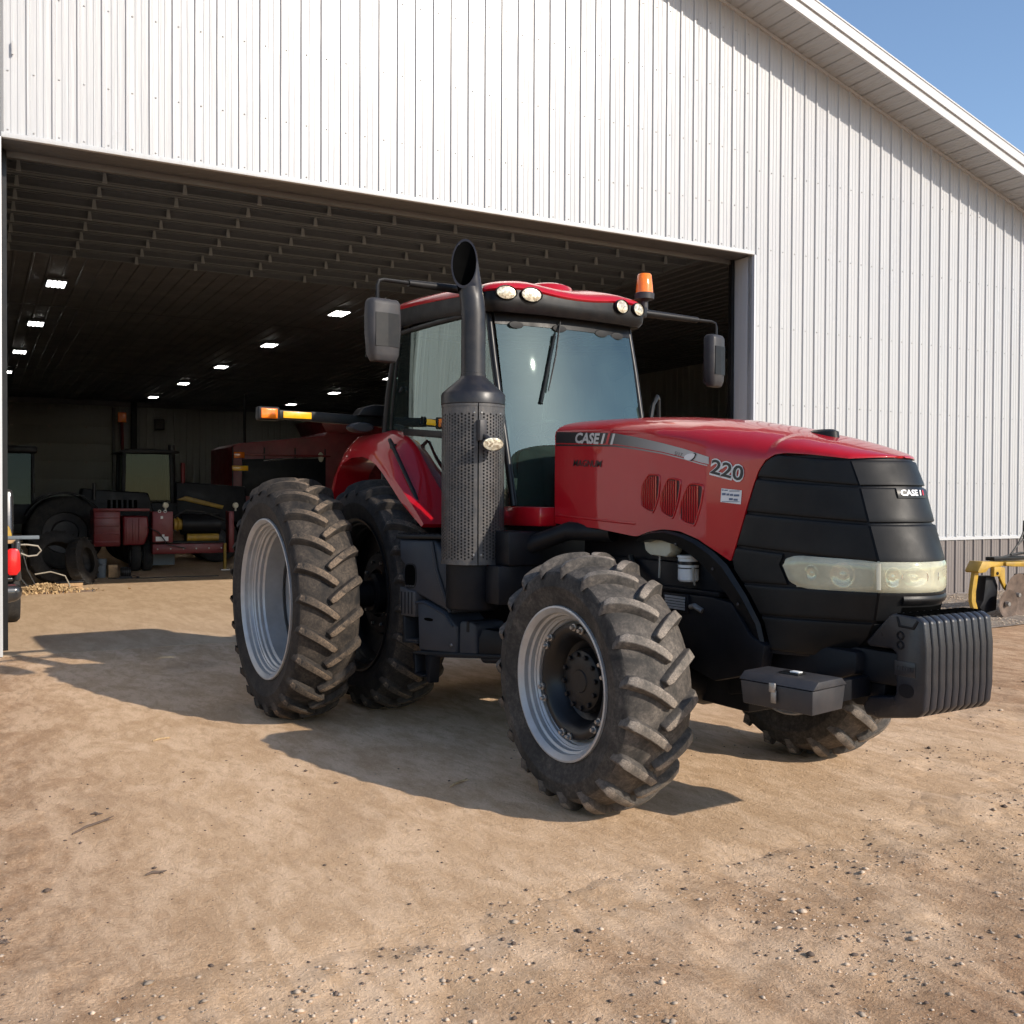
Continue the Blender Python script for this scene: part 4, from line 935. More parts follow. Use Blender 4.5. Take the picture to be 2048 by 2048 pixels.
m = MB(); a2 = ws_pt(-.155, 2.93)+Vector((.014, 0, 0)); b2 = ws_pt(-.335, 2.405)+Vector((.012, 0, 0)); m.bar(a2, b2, .012, .028); m.build('wiper_blade', 'black', wip)
# side glass, doors and rear glass
SGX = [-.26, .2, .6, .9, 1.15, 1.6]; SGY = [.775, .772, .755, .725, .69, .63]
def sg_pt(u, v, sg):
    z = 1.64+v*(3.10-1.64); xr = interp(z, [1.6, 2.29, 2.85, 3.14], [-.25, -.215, -.10, 0.]); xf = interp(z, [1.66, 3.1], [1.59, 1.255]); X = xr+(xf-xr)*u
    return Vector((X, sg*(interp(X, SGX, SGY)-.012*((v-.45)*2)**2), z))
for sg in (-1, 1):
    m = MB(); m.grid(lambda u, v: sg_pt(u, v, sg), 26, 16); dg = m.build('door_glass', 'sideglass', tr, angle=80)
    m = MB(); m.tube([sg_pt(.055, .03+.9*k/8, sg)*1.0+Vector((0, sg*.006, 0)) for k in range(9)], .012, 8); m.build('door_seal', 'black', dg)
    m = MB(); m.tube([sg_pt(k/10, .985, sg)+Vector((0, sg*.008, 0)) for k in range(11)], .018, 8); m.build('door_top_frame', 'black', dg)
    m = MB(); m.obox(sg_pt(.16, .66, sg)+Vector((0, sg*.02, 0)), (.02, .02, .05), Matrix.Rotation(.5*sg, 3, 'X')); m.build('window_latch', 'blackgloss', dg, bevel=.004)
    p0 = sg_pt(.22, .42, sg)+Vector((0, sg*.015, 0)); m = MB(); m.bar(p0, sg_pt(.62, .38, sg)+Vector((0, sg*.02, 0)), .02, .055); m.build('door_handle_bar', 'black', dg, bevel=.008)
    m = MB(); m.lathe([(0, .02), (.03, .015), (.035, 0)], 14, sg_pt(.40, .47, sg)+Vector((0, sg*.012, 0)), 'y'); m.build('handle_knob', 'black', dg)
    m = MB(); m.prism([(1.30, 1.515), (1.965, 1.525), (1.965, 1.655), (1.30, 1.66)], 'y', sg*.50, sg*.635); m.build('cab_sill', 'red', tr, bevel=.012)
m = MB(); m.grid(lambda u, v: Vector((-.26+.24*v, -.74+1.48*u, 1.95+1.15*v)), 6, 6); m.build('rear_glass', 'darkglass', tr)
# interior
seat = MB(); seat.box(.15, .65, -.26, .26, 1.75, 1.88); seat = seat.build('seat', 'fabric', tr, bevel=.05, seg=4)
MB().prism([(.14, 1.82), (.30, 1.82), (.20, 2.55), (.07, 2.55)], 'y', -.24, .24).build('seat_back', 'fabric', seat, bevel=.05, seg=4)
MB().prism([(.07, 2.58), (.17, 2.58), (.15, 2.75), (.06, 2.75)], 'y', -.13, .13).build('headrest', 'fabric', seat, bevel=.03, seg=3)
MB().box(.2, .75, -.46, -.32, 1.95, 2.08).build('armrest_console', 'grey', seat, bevel=.03, seg=3)
m = MB(); m.prism([(1.05, 1.6), (1.5, 1.6), (1.45, 2.02), (1.2, 2.12), (1.1, 2.05)], 'y', -.28, .28); dash = m.build('dashboard', 'grey', tr, bevel=.03, seg=3)
m = MB(); cc = Vector((.98, 0, 2.22)); q_ = Vector((-.5, 0, .85)).to_track_quat('Z', 'Y').to_matrix(); m.tube([cc+q_ @ Vector((.19*math.cos(a), .19*math.sin(a), 0)) for a in np.linspace(0, 2*math.pi, 33)], .014, 8, caps=False)
for a in (0, 2.1, 4.2): m.bar(cc, cc+q_ @ Vector((.19*math.cos(a), .19*math.sin(a), 0)), .02, .012)
m.cyl(cc, (1.2, 0, 1.95), .03, 10); m.build('steering_wheel', 'black', dash)
MB().box(.95, 1.0, -.62, -.42, 2.25, 2.48).build('monitor', 'blackgloss', dash, bevel=.01)
m = MB(); m.tube([(.98, -.52, 2.27), (1.1, -.50, 2.0)], .015, 8); m.build('monitor_arm', 'black', dash)
MB().box(-.3, 1.5, -.58, .58, 1.601, 1.63).build('cab_floor_mat', 'black', tr)
# roof
RO = []                                        # outline (x, y), rounded front corners
def roof_outline():
    P = []
    for a in np.linspace(0, math.pi/2, 9): P.append((1.30+.15*math.cos(a), .58+.15*math.sin(a)))
    for t in np.linspace(.1, .9, 6): P.append((1.30-t*1.45, .73+.03*math.sin(t*math.pi)))
    for a in np.linspace(math.pi/2, math.pi, 7): P.append((-.15+.15*math.cos(a), .60+.14*math.sin(a)))
    H = P+[(x, -y) for x, y in P[::-1]]
    n = 14; F = []
    for k in range(1, n): y = -.58+1.16*k/n; F.append((1.45+.035*(1-(y/.58)**2), y))
    return H+F
RO = roof_outline()
def roof_top(x, y):                            # upper edge of the black shell
    t = min(1, max(0, x/1.45)); z = 3.30-.10*t
    if x > 1.2: z += .034*math.exp(-((abs(y)-.46)/.24)**2)*min(1, (x-1.2)/.2)+.0
    return z
def roof_bot(x, y): t = min(1, max(0, x/1.45)); return 3.165-.085*t
n = len(RO); m = MB(); rings = []
cxr = .55
def ins(x, y, d): return (cxr+(x-cxr)*(1-d), y*(1-d))
for d, fz in ((.14, lambda x, y: roof_bot(x, y)-.005), (.03, lambda x, y: roof_bot(x, y)-.02), (.0, lambda x, y: roof_bot(x, y)+.015), (-.006, lambda x, y: (roof_bot(x, y)+roof_top(x, y))/2), (.004, lambda x, y: roof_top(x, y)-.004)):
    rings.append([(*ins(x, y, d), fz(x, y)) for x, y in RO])
m.add([v for r_ in rings for v in r_], [(i*n+k, i*n+(k+1) % n, (i+1)*n+(k+1) % n, (i+1)*n+k) for i in range(4) for k in range(n)]); roof = m.build('roof_shell', 'black', tr, angle=50)
m = MB(); rings = []
for d, h in ((.0, -.012), (-.012, .0), (-.006, .016), (.03, .042), (.10, .066), (.25, .088), (.5, .10), (.75, .105)):
    rings.append([(*ins(x, y, d), roof_top(x, y)*(1-d*.8)+3.275*(d*.8)+h+(.012 if d > .2 else 0)) for x, y in RO])
fs = [(i*n+k, i*n+(k+1) % n, (i+1)*n+(k+1) % n, (i+1)*n+k) for i in range(7) for k in range(n)]+[tuple(7*n+k for k in range(n))]
m.add([v for r_ in rings for v in r_], fs); rcap = m.build('roof_cap', 'red', tr, angle=60)
m = MB(); m.lathe([(0, .05), (.16, .045), (.22, .02), (.25, -.03)], 24, (.98, .05, 3.345), 'z', sc=(1, .9)); m.build('roof_dome', 'red', rcap)
m = MB(); m.box(-.3, .02, -.60, .60, 3.06, 3.16); m.box(.0, 1.2, -.66, .66, 3.10, 3.15); m.build('headliner', 'black', tr, bevel=.01)
for (y, sx, sz, X) in ((-.60, .083, .053, 1.452), (-.405, .088, .055, 1.480), (.42, .072, .055, 1.478), (.60, .07, .053, 1.452)):
    z = 3.19; an = math.atan2(y, 2.6); 
    ring = [(sx, -.03), (sx, .012), (sx*.93, .020), (sx*.88, .014)]
    def lp(r_, h, a): v = Vector((h, r_*math.cos(a), r_*math.sin(a)*sz/sx)); v.rotate(Matrix.Rotation(an, 3, 'Z')); return Vector((X, y, z))+v
    m = MB(); A = np.linspace(0, 2*math.pi, 29)[:-1]
    m.add([lp(r_, h, a) for r_, h in ring for a in A], [(i*28+k, i*28+(k+1) % 28, (i+1)*28+(k+1) % 28, (i+1)*28+k) for i in range(3) for k in range(28)]); lamp = m.build('roof_lamp', 'blackgloss', tr)
    ring = [(sx*.89, .010), (sx*.7, .013), (sx*.4, .016), (sx*.1, .017)]; m = MB()
    m.add([lp(r_, h, a) for r_, h in ring for a in A], [(i*28+k, i*28+(k+1) % 28, (i+1)*28+(k+1) % 28, (i+1)*28+k) for i in range(3) for k in range(28)]+[tuple(84+k for k in range(28))]); m.build('lens', 'worklamp', lamp)
# mirrors on long arms
for sg, (y0, y1, z0, z1, turn) in ((-1, (1.385, 1.64, 2.635, 3.06, .12)), (1, (1.40, 1.60, 2.65, 3.085, -.25))):
    m = MB(); yc = sg*(y0+y1)/2; w = (y1-y0)/2
    def mp(x, y, z): v = Vector((x, y, 0)); v.rotate(Matrix.Rotation(turn*sg*-1, 3, 'Z')); return (1.35+v.x, yc+v.y, z)
    prof = [(z0, .72), (z0+.05, .88), (z0+.2, 1.0), (z1-.12, 1.0), (z1-.03, .96), (z1, .86)]
    sec = [(-.045, -1), (.02, -1), (.055, -.8), (.065, 0), (.055, .8), (.02, 1), (-.045, 1)]
    vs = [mp(x*(.7 if i in (0, 5) else 1), yy*w*k, z) for i, (z, k) in enumerate(prof) for x, yy in sec]; q = len(sec)
    m.add(vs, [(i*q+j, i*q+(j+1) % q, (i+1)*q+(j+1) % q, (i+1)*q+j) for i in range(5) for j in range(q)]+[tuple(range(q-1, -1, -1)), tuple(5*q+k for k in range(q))]); mr = m.build('mirror', 'grey', tr, bevel=.014, seg=3)
    m = MB(); m.add([mp(-.047, yy*w*.86, z) for z in (z0+.03, z1-.03) for yy in (-1, 1)], [(0, 1, 3, 2)]); m.build('mirror_glass', 'steel', mr)
    m = MB(); m.add([mp(.067-.006*abs(yy), yy*w*.72, z) for z in (z0+.10, z1-.10) for yy in (-1, 0, 1)], [(0, 1, 4, 3), (1, 2, 5, 4)]); m.build('housing_panel', 'black', mr, solid=.006, smooth=False)
    m = MB(); ya = .74*sg; yb = 1.32*sg; ye = 1.555*sg if sg < 0 else 1.52
    m.tube([(1.30, ya, 3.205), (1.34, yb, 3.195)], [.034, .024], 10); arm = m.build('mirror_arm', 'black', tr)
    m = MB(); m.tube([(1.34, yb, 3.195), (1.345, ye-.05*sg, 3.195), (1.35, ye-.012*sg, 3.183), (1.35, ye, 3.15), (1.35, ye, z0+.14)], .013, 8); m.build('arm_rod', 'black', arm)
    MB().box(1.24, 1.34, min(ya-.06*sg, ya+.05*sg), max(ya-.06*sg, ya+.05*sg), 3.16, 3.25).build('arm_clamp', 'blackgloss', arm, bevel=.012)
# beacon on a stalk at the left front of the roof
bc = MB(); bc.lathe([(0, -.02), (.03, -.02), (.03, .07), (.045, .085), (.078, .09), (.08, .135), (.072, .14)], 24, (1.30, .79, 3.225), 'z'); bc = bc.build('beacon', 'grey', tr)
m = MB(); m.lathe([(.070, .1405), (.066, .20), (.056, .285), (.05, .292), (0, .293)], 28, (1.30, .79, 3.225), 'z'); m.build('amber_lens', 'amber', bc)
m = MB(); m.lathe([(0, .16), (.04, .15), (.045, .141)], 20, (1.30, .79, 3.225), 'z'); m.build('lens_foot', 'yellowrefl', bc)
# left grab rail beside the windscreen
m = MB(); m.tube([(1.50, .66, 2.15), (1.50, .72, 2.45), (1.47, .79, 2.52), (1.42, .84, 2.50), (1.40, .86, 2.40), (1.40, .86, 1.8)], .018, 8); m.build('grab_rail', 'blackgloss', tr)
# ---------------- exhaust
EX, EY = 1.545, -.92
ex = MB(); ex.lathe([(.218, 2.355), (.223, 2.36), (.223, 2.425), (.21, 2.445), (.105, 2.535), (.088, 2.555), (.088, 2.575), (.079, 2.58)], 48, (EX, EY, 0), 'z'); ex = ex.build('muffler_cap', 'stack', tr)
m = MB(); N = 28; vs = []
stations = [(2.57, 0, 0), (2.80, 0, 0), (2.98, 0, 0), (3.08, -.006, -.006), (3.17, -.02, -.018)]
for z, ox, oy in stations: vs += [(EX+ox+.085*math.cos(a), EY+oy+.085*math.sin(a), z) for a in np.linspace(0, 2*math.pi, N+1)[:-1]]
cn = Vector((.82, -.52, .46)); ox, oy, zc = -.052, -.045, 3.345
def cut(r_, dz=0.): return [(EX+ox+r_*math.cos(a), EY+oy+r_*math.sin(a), zc+dz-(cn.x*r_*math.cos(a)+cn.y*r_*math.sin(a))/cn.z) for a in np.linspace(0, 2*math.pi, N+1)[:-1]]
top = cut(.092)
for k in range(N):   # one ring half way so the bend stays round
    pass
vs += [tuple((np.array(top[k])*.5+np.array(vs[4*N+k])*.5)) for k in range(N)]+top+cut(.082, .002)
low = [(EX-.02+.071*math.cos(a), EY-.018+.071*math.sin(a), 3.10) for a in np.linspace(0, 2*math.pi, N+1)[:-1]]
m.add(vs, [(i*N+k, i*N+(k+1) % N, (i+1)*N+(k+1) % N, (i+1)*N+k) for i in range(7) for k in range(N)]); stack = m.build('exhaust_stack', 'stack', tr, angle=50)
m = MB(); m.add(cut(.0822, .0)+low, [(k, (k+1) % N, N+(k+1) % N, N+k) for k in range(N)]+[tuple(N+k for k in range(N))]); m.build('stack_bore', 'soot_and_shade', stack)
m = MB(); m.cyl((EX, EY, 1.27), (EX, EY, 2.36), .185, 32); m.build('muffler_body', 'muffler', tr)
# perforated shield: real round holes
sh = MB(); z0, z1, rs = 1.262, 2.355, .218; NC = 54; pz = .0225; ta = math.atan2(-3.37, 6.0)
def shp(a, z): return (EX+rs*math.cos(a), EY+rs*math.sin(a), z)
rows = int((z1-z0-.06)/pz); da = 2*math.pi/NC
def solidq(a0, a1, za, zb):
    sh.add([shp(a0, za), shp(a1, za), shp(a1, zb), shp(a0, zb)], [(0, 1, 2, 3)])
zs0 = z0+.03
for c in range(NC):
    a0 = ta-.30+c*da; off = pz/2 if c % 2 else 0
    if c in (3, 4): 
        for k in range(12): solidq(a0, a0+da, z0+(z1-z0)*k/12, z0+(z1-z0)*(k+1)/12)
        continue
    solidq(a0, a0+da, z0, zs0+off); solidq(a0, a0+da, zs0+off+(rows-1)*pz, z1)
    for r_ in range(rows-1):
        zb = zs0+off+r_*pz; ac = a0+da/2; zc_ = zb+pz/2; hr = .0076
        o = [(a0, zb), (ac, zb), (a0+da, zb), (a0+da, zc_), (a0+da, zb+pz), (ac, zb+pz), (a0, zb+pz), (a0, zc_)]
        h_ = [(ac+hr/rs*math.cos(t), zc_+hr*math.sin(t)) for t in [math.pi*1.25+k*math.pi/4 for k in range(8)]]
        sh.add([shp(*p) for p in o]+[shp(*p) for p in h_], [(k, (k+1) % 8, 8+(k+1) % 8, 8+k) for k in range(8)])
shield = sh.build('muffler_shield', 'shield', tr, angle=80, weld=False)
m = MB(); a_ = ta-.30+4*da
m.tube([(EX+(rs+.001)*math.cos(a_), EY+(rs+.001)*math.sin(a_), z) for z in (z0, z1)], .004, 6); m.build('shield_seam', 'soot_and_shade', shield)
sc_ = MB().lathe([(0, .006), (.006, .005), (.009, 0)], 8, axis='x').mesh('screw', 'steel')
for da_, z in ((-.13, 1.33), (.10, 1.33), (-.13, 2.29), (.10, 2.29), (.85, 1.33), (.85, 2.29)): place('screw', sc_, shield, (EX+rs*math.cos(a_+da_), EY+rs*math.sin(a_+da_), z), (0, 0, a_+da_))
m = MB(); m.lathe([(rs+.003, z0), (rs+.003, z0+.018), (rs-.004, z0+.018)], 48, (EX, EY, 0), 'z'); m.lathe([(rs+.003, z1-.018), (rs+.003, z1)], 48, (EX, EY, 0), 'z'); m.build('shield_hem', 'shield', shield)
m = MB(); m.lathe([(0, .94), (.16, .94), (.185, .955), (.185, 1.262)], 40, (EX, EY, 0), 'z'); m.box(1.5, 1.90, EY+.0, -.62, 1.0, 1.262); m.box(1.62, 1.93, -.86, -.58, 1.262, 1.49); m.build('muffler_mount', 'chassis', tr, bevel=.012)
m = MB(); m.tube([(1.78, -.72, 1.34), (1.95, -.64, 1.42), (2.15, -.52, 1.50), (2.5, -.42, 1.50)], .062, 16); m.build('intake_pipe', 'chassis', tr)
wl = MB(); P = Vector((1.88, -.955, 2.075)); v = Vector((.95, -.25, -.18)).normalized(); q_ = v.to_track_quat('Z', 'Y').to_matrix()
def wlp(r_, h, a): return P+q_ @ Vector((r_*math.cos(a), r_*.62*math.sin(a), h))
A = np.linspace(0, 2*math.pi, 29)[:-1]
def capring(mb, ring, cap=True): mb.add([wlp(r_, h, a) for r_, h in ring for a in A], [(i*28+k, i*28+(k+1) % 28, (i+1)*28+(k+1) % 28, (i+1)*28+k) for i in range(len(ring)-1) for k in range(28)]+([tuple((len(ring)-1)*28+k for k in range(28))] if cap else []))
capring(wl, [(.02, -.075), (.055, -.06), (.074, -.015), (.076, .004), (.070, .008)], False); wl = wl.build('work_lamp', 'grey', tr)
m = MB(); capring(m, [(.070, .006), (.05, .010), (.02, .012)]); m.build('lens', 'worklamp', wl)
m = MB(); m.box(1.745, 1.80, -1.01, -.955, 2.10, 2.24); m.tube([(1.78, -.98, 2.14), (1.85, -.96, 2.11)], .014, 8); m.build('bracket', 'grey', wl, bevel=.01)
# cable beside the muffler
m = MB(); m.tube([(1.23, -.80, 2.30), (1.22, -.84, 2.05), (1.20, -.87, 1.80), (1.17, -.88, 1.62), (1.20, -.885, 1.55), (1.30, -.885, 1.535), (1.40, -.88, 1.56)], .012, 8); m.build('cable', 'rubberhose', tr)
# ---------------- rear fenders
FP = [(-1.16, 1.52), (-1.20, 1.75), (-1.18, 1.96), (-1.10, 2.12), (-.98, 2.21), (-.75, 2.262), (-.355, 2.268), (-.095, 2.284), (.083, 2.26), (.22, 2.208), (.355, 2.12), (.575, 1.90), (.79, 1.69), (.97, 1.515)]
LP = [(-.95, 1.55), (-.90, 1.75), (-.83, 1.88), (-.75, 1.95), (-.62, 2.045), (-.41, 2.132), (-.17, 2.138), (-.04, 2.11), (.06, 2.076), (.21, 2.01), (.41, 1.89), (.59, 1.775), (.78, 1.655), (.97, 1.52)]
AP = [(-.88, 1.50), (-.83, 1.70), (-.74, 1.852), (-.70, 1.925), (-.59, 2.003), (-.38, 2.052), (-.14, 2.053), (.01, 2.02), (.12, 1.984), (.25, 1.915), (.445, 1.788), (.615, 1.674), (.78, 1.59), (.965, 1.50)]
for sg in (-1, 1):
    m = MB(); vs = []
    for i, ((x, z), (xl, zl), (xa, za)) in enumerate(zip(FP, LP, AP)):
        k = i/(len(FP)-1); bl = .03*math.sin(k*math.pi)
        vs += [(x+.015, sg*.64, z+.012), (x, sg*.75, z+.006), (x*.72+xl*.28, sg*.85, z*.72+zl*.28+bl*.8), (x*.3+xl*.7, sg*.955, z*.3+zl*.7+bl*.5), (xl, sg*1.015, zl), (xa, sg*1.03, za), (xa-.004, sg*1.01, za-.006), (xa-.02, sg*.72, za-.01)]
    q = 8; m.add(vs, [(i*q+j, (i+1)*q+j, (i+1)*q+j+1, i*q+j+1) for i in range(len(FP)-1) for j in range(q-1)])
    e = (len(FP)-1)*q; m.add([vs[k] for k in range(e, e+8)], [tuple(range(8))])
    fd = m.build('fender', 'red', tr, angle=38)
    m = MB(); pts = [(.19, sg*.90, 2.13), (.21, sg*.945, 2.18), (.245, sg*.955, 2.165), (.46, sg*.955, 1.965), (.68, sg*.955, 1.755), (.745, sg*.95, 1.68), (.735, sg*.92, 1.63)]
    m.tube(pts, .016, 10); hr_ = m.build('handrail', 'black', fd)
    for p_ in (pts[0], pts[-1]):
        m = MB(); m.lathe([(.0, .02), (.028, .018), (.034, -.03)], 14, p_, 'z'); m.build('rail_foot', 'black', hr_)
    m = MB(); m.prism([(.62, 1.50), (1.32, 1.515), (1.32, 1.62), (.78, 1.62)], 'y', sg*.60, sg*.70); m.build('fender_skirt', 'red', fd, bevel=.01)
MB().box(1.02, 1.12, -.725, -.7, 1.545, 1.60).build('side_marker', 'amber', tr, bevel=.006)
# lamp arm stretching out behind the cab
for sg in (-1,):
    m = MB(); m.bar((-.5, sg*.66, 2.375), (-.5, sg*1.36, 2.395), .05, .085); m.bar((-.5, sg*1.33, 2.393), (-.5, sg*1.80, 2.405), .045, .075); arm = m.build('lamp_arm', 'black', tr, bevel=.008)
    MB().box(-.475, -.468, min(sg*1.355, sg*1.60), max(sg*1.355, sg*1.60), 2.372, 2.428).build('yellow_reflector', 'yellowrefl', arm, bevel=.003)
    MB().box(-.53, -.455, min(sg*1.63, sg*1.82), max(sg*1.63, sg*1.82), 2.345, 2.46).build('lamp_case', 'black', arm, bevel=.018, seg=3)
    MB().box(-.46, -.440, min(sg*1.655, sg*1.795), max(sg*1.655, sg*1.795), 2.36, 2.445).build('amber_lens', 'amber', arm, bevel=.01, seg=3)
    m = MB(); m.prism([(sg*.68, 2.42), (sg*.95, 2.42), (sg*.90, 2.49), (sg*.80, 2.52), (sg*.68, 2.52)], 'x', -.60, -.42); m.build('lamp_bracket', 'black', arm, bevel=.012)
    m = MB(); m.lathe([(0, .06), (.06, .055), (.075, .03), (.075, -.06)], 18, (-.42, sg*.93, 2.315), 'x', sc=(1.5, .6)); m.build('rear_work_lamp', 'grey', arm)
m = MB(); m.box(-.55, -.3, -.72, .72, 2.33, 2.43); m.build('rear_cab_beam', 'black', tr, bevel=.01)
# ---------------- fuel tank, steps, frame boxes on the right; plainer tank on the left
def tprism(m, poly, d0, d1):
    """prism standing on the slanted outer face of the tank; d counts inwards"""
    o = len(m.v); m.prism(poly, 'y', d0, d1)
    m.v[o:] = [(x, -1.2+.575*(x-.95)+d, z) for x, d, z in m.v[o:]]; return m
tk = tprism(MB(), [(.945, 1.412), (.948, 1.268), (.985, 1.222), (.988, 1.03), (1.092, 1.012), (1.345, .885), (1.335, 1.24), (1.213, 1.412)], 0, .27); tank = tk.build('fuel_tank', 'tank', tr, bevel=.02, seg=3)
tprism(MB(), [(.938, 1.414), (1.30, 1.420), (1.30, 1.452), (.938, 1.446)], -.02, .34).build('step_plate', 'black', tank, bevel=.006)
for k in range(9): tprism(MB(), [(.95+k*.036, 1.450), (.965+k*.036, 1.451), (.965+k*.036, 1.458), (.95+k*.036, 1.457)], -.012, .20).build('tread_tooth', 'chassis', tank, smooth=False)
tprism(MB(), smooth_poly([(.994, 1.228), (1.073, 1.226), (1.073, 1.068), (.997, 1.062)], 2, .2), -.004, .05).build('step_pocket', 'soot_and_shade', tank, smooth=False)  # black patch on the closed tank face, painting the pocket's inner shade
m = tprism(MB(), smooth_poly([(.988, 1.238), (1.082, 1.236), (1.082, 1.058), (.992, 1.05)], 2, .2), -.0025, .01); m.build('pocket_rim', 'chassis', tank, smooth=False)
for k in range(6): tprism(MB(), [(1.0+k*.012, 1.066), (1.006+k*.012, 1.066), (1.006+k*.012, 1.078), (1.0+k*.012, 1.078)], -.006, .02).build('tread_tooth', 'grey', tank, smooth=False)
m = MB(); pp = [(1.20, 1.40), (1.235, 1.20), (1.285, 1.05), (1.335, .90)]; m.tube([(x, -1.2+.575*(x-.95)-.006, z) for x, z in pp], .014, 8); m.build('moulded_rib', 'tank', tank)
tprism(MB(), [(.967, 1.066), (1.03, 1.045), (1.084, 1.036), (1.084, .848), (.976, .856)], -.018, .10).build('step_bracket', 'grey', tank, bevel=.008)
for k in range(4): tprism(MB(), [(.983+k*.026, .87), (.988+k*.026, .87), (.988+k*.026, 1.03), (.983+k*.026, 1.03)], -.022, -.017).build('bracket_rib', 'chassis', tank, smooth=False)
m = tprism(MB(), [(.985, .85), (1.0, .85), (1.005, .67), (1.10, .67), (1.10, .655), (.985, .655)], -.01, .25); m.build('lower_step', 'chassis', tr, bevel=.004)
for k in range(5): tprism(MB(), [(1.012+k*.016, .671), (1.02+k*.016, .671), (1.02+k*.016, .684), (1.012+k*.016, .684)], -.008, .2).build('tread_tooth', 'grey', tank, smooth=False)
lt = tprism(MB(), [(1.092, .972), (1.141, .975), (1.30, .90), (1.352, .84), (1.385, .80), (1.385, .607), (1.105, .607)], -.01, .27).build('lower_tank', 'tank', tr, bevel=.018, seg=3)
tprism(MB(), smooth_poly([(1.15, .852), (1.214, .848), (1.214, .826), (1.15, .83)], 2), -.0135, -.005).build('slot', 'soot_and_shade', lt, smooth=False)
m = MB(); m.lathe([(0, -.014), (.010, -.013), (.013, -.004)], 10, (1.35, -1.2+.575*.40-.006, .668), 'y'); m.build('bolt', 'steel', lt)
m = MB(); pp = [(1.09, .955), (1.145, .96), (1.30, .885), (1.36, .80)]; m.tube([(x, -1.2+.575*(x-.95)-.012, z) for x, z in pp], .009, 6); m.build('moulded_rib', 'tank', lt)
bx = tprism(MB(), [(1.398, .60), (1.40, .835), (1.425, .85), (1.49, .845), (1.515, .815), (1.522, .612)], -.004, .25).build('battery_box', 'tank', tr, bevel=.016, seg=3)
tprism(MB(), [(1.455, .77), (1.472, .77), (1.472, .845), (1.455, .845)], -.008, 0).build('strap', 'chassis', bx, smooth=False)
m = tprism(MB(), [(1.535, .615), (1.535, .74), (1.545, .745), (1.56, .80), (1.72, .785), (1.80, .76), (1.95, .76), (1.95, .65)], .0, .22); m.build('air_tank_box', 'chassis', tr, bevel=.014)
m = tprism(MB(), [(1.04, .585), (1.10, .606), (1.95, .64), (1.95, .62), (1.3, .575)], -.012, .35); m.build('belly_plate', 'chassis', tr, bevel=.004)
m = tprism(MB(), [(1.53, .60), (1.56, .557), (1.70, .567), (1.9, .60)], .0, .2); m.build('skid_shoe', 'chassis', tr, bevel=.015)
m = MB(); m.prism([(1.00, .58), (1.03, .42), (1.16, .42), (1.16, .44), (1.055, .44), (1.05, .58)], 'y', -1.12, -1.02); m.prism([(1.12, .58), (1.15, .38), (1.20, .38), (1.23, .58)], 'y', -1.08, -1.0); m.build('hanging_bracket', 'chassis', tr, bevel=.008)
m = MB(); m.prism([(.45, 1.40), (.45, .60), (1.7, .58), (1.8, .9), (1.8, 1.40)], 'y', .60, .97); m.build('left_tank', 'tank', tr, bevel=.03, seg=3)
m = MB(); m.box(-.75, 1.3, -.42, .42, .62, 1.3); m.build('transmission', 'chassis', tr, bevel=.04)
m = MB(); m.bar((-.7, -.35, .6), (-1.35, -.42, .5), .06, .1); m.bar((-.7, .35, .6), (-1.35, .42, .5), .06, .1); m.bar((-.7, 0, 1.25), (-1.2, 0, 1.1), .07, .07); m.build('hitch', 'chassis', tr, bevel=.01)
# ================================================================ things inside the barn
def simple_wheel(parent, c, r, w, tyre='old_rubber', rim='grey', lugs=0, axis='x'):
    ax = axis; ty = MB(); hr = r*.58
    ty.lathe([(hr, -w/2), (hr+.03, -w*.52), (r*.9, -w*.53), (r-.01, -w*.42), (r, -w*.25), (r, w*.25), (r-.01, w*.42), (r*.9, w*.53), (hr+.03, w*.52), (hr, w/2)], 40, (0, 0, 0), ax, closed=True)
    t = ty.build('tyre', tyre, parent, loc=c, angle=50)
    if lugs:
        lm = MB(); lm.box(-w*.5, w*.02, r-.012, r+.022, -.025, .025); lm.box(-w*.02, w*.5, r-.012, r+.022, .05, .10); lmm = lm.mesh('tread_lug', tyre, smooth=False)
        for k in range(lugs): place('tread_lug', lmm, t, rot=(2*math.pi*k/lugs, 0, 0))
    rm = MB(); rm.lathe([(hr+.02, -w/2-.004), (hr, -w/2+.02), (hr-.02, -w*.1), (hr*.62, -w*.05), (hr*.55, -w*.2), (0, -w*.2)], 32, (0, 0, 0), ax); rm.lathe([(hr+.02, w/2+.004), (hr, w/2-.02), (hr-.02, w*.1), (hr*.62, w*.05), (hr*.55, w*.2), (0, w*.2)], 32, (0, 0, 0), ax)
    rm.build('rim', rim, parent, loc=c, angle=40); return t

# pickup truck, its tail just behind the left jamb
tk = empty('pickup_truck', BW(-.73, 2.2), WA, 'dark pickup truck with a glowing red tail lamp just inside the left jamb', 'pickup truck')
MAT['truckpaint'] = M_simple('charcoal_car_paint', (.035, .037, .042), .3, .3, .15, 3., coat=.8, dust=.1)
m = MB(); m.box(-.98, -.90, .02, 1.9, .62, 1.14); m.box(.90, .98, .02, 1.9, .62, 1.14); m.box(-.9, .9, .05, 1.9, .62, .68); m.box(-.9, .9, 1.84, 1.9, .62, 1.14); m.build('bed', 'truckpaint', tk, bevel=.035, seg=4)
MB().box(-.78, .78, -.005, .05, .64, 1.13).build('tailgate', 'truckpaint', tk, bevel=.015)
MB().prism([(-.99, .40), (-.99, .60), (.99, .60), (.99, .40), (.80, .36), (-.80, .36)], 'y', -.22, .03).build('bumper', 'truckpaint', tk, bevel=.09, seg=5)
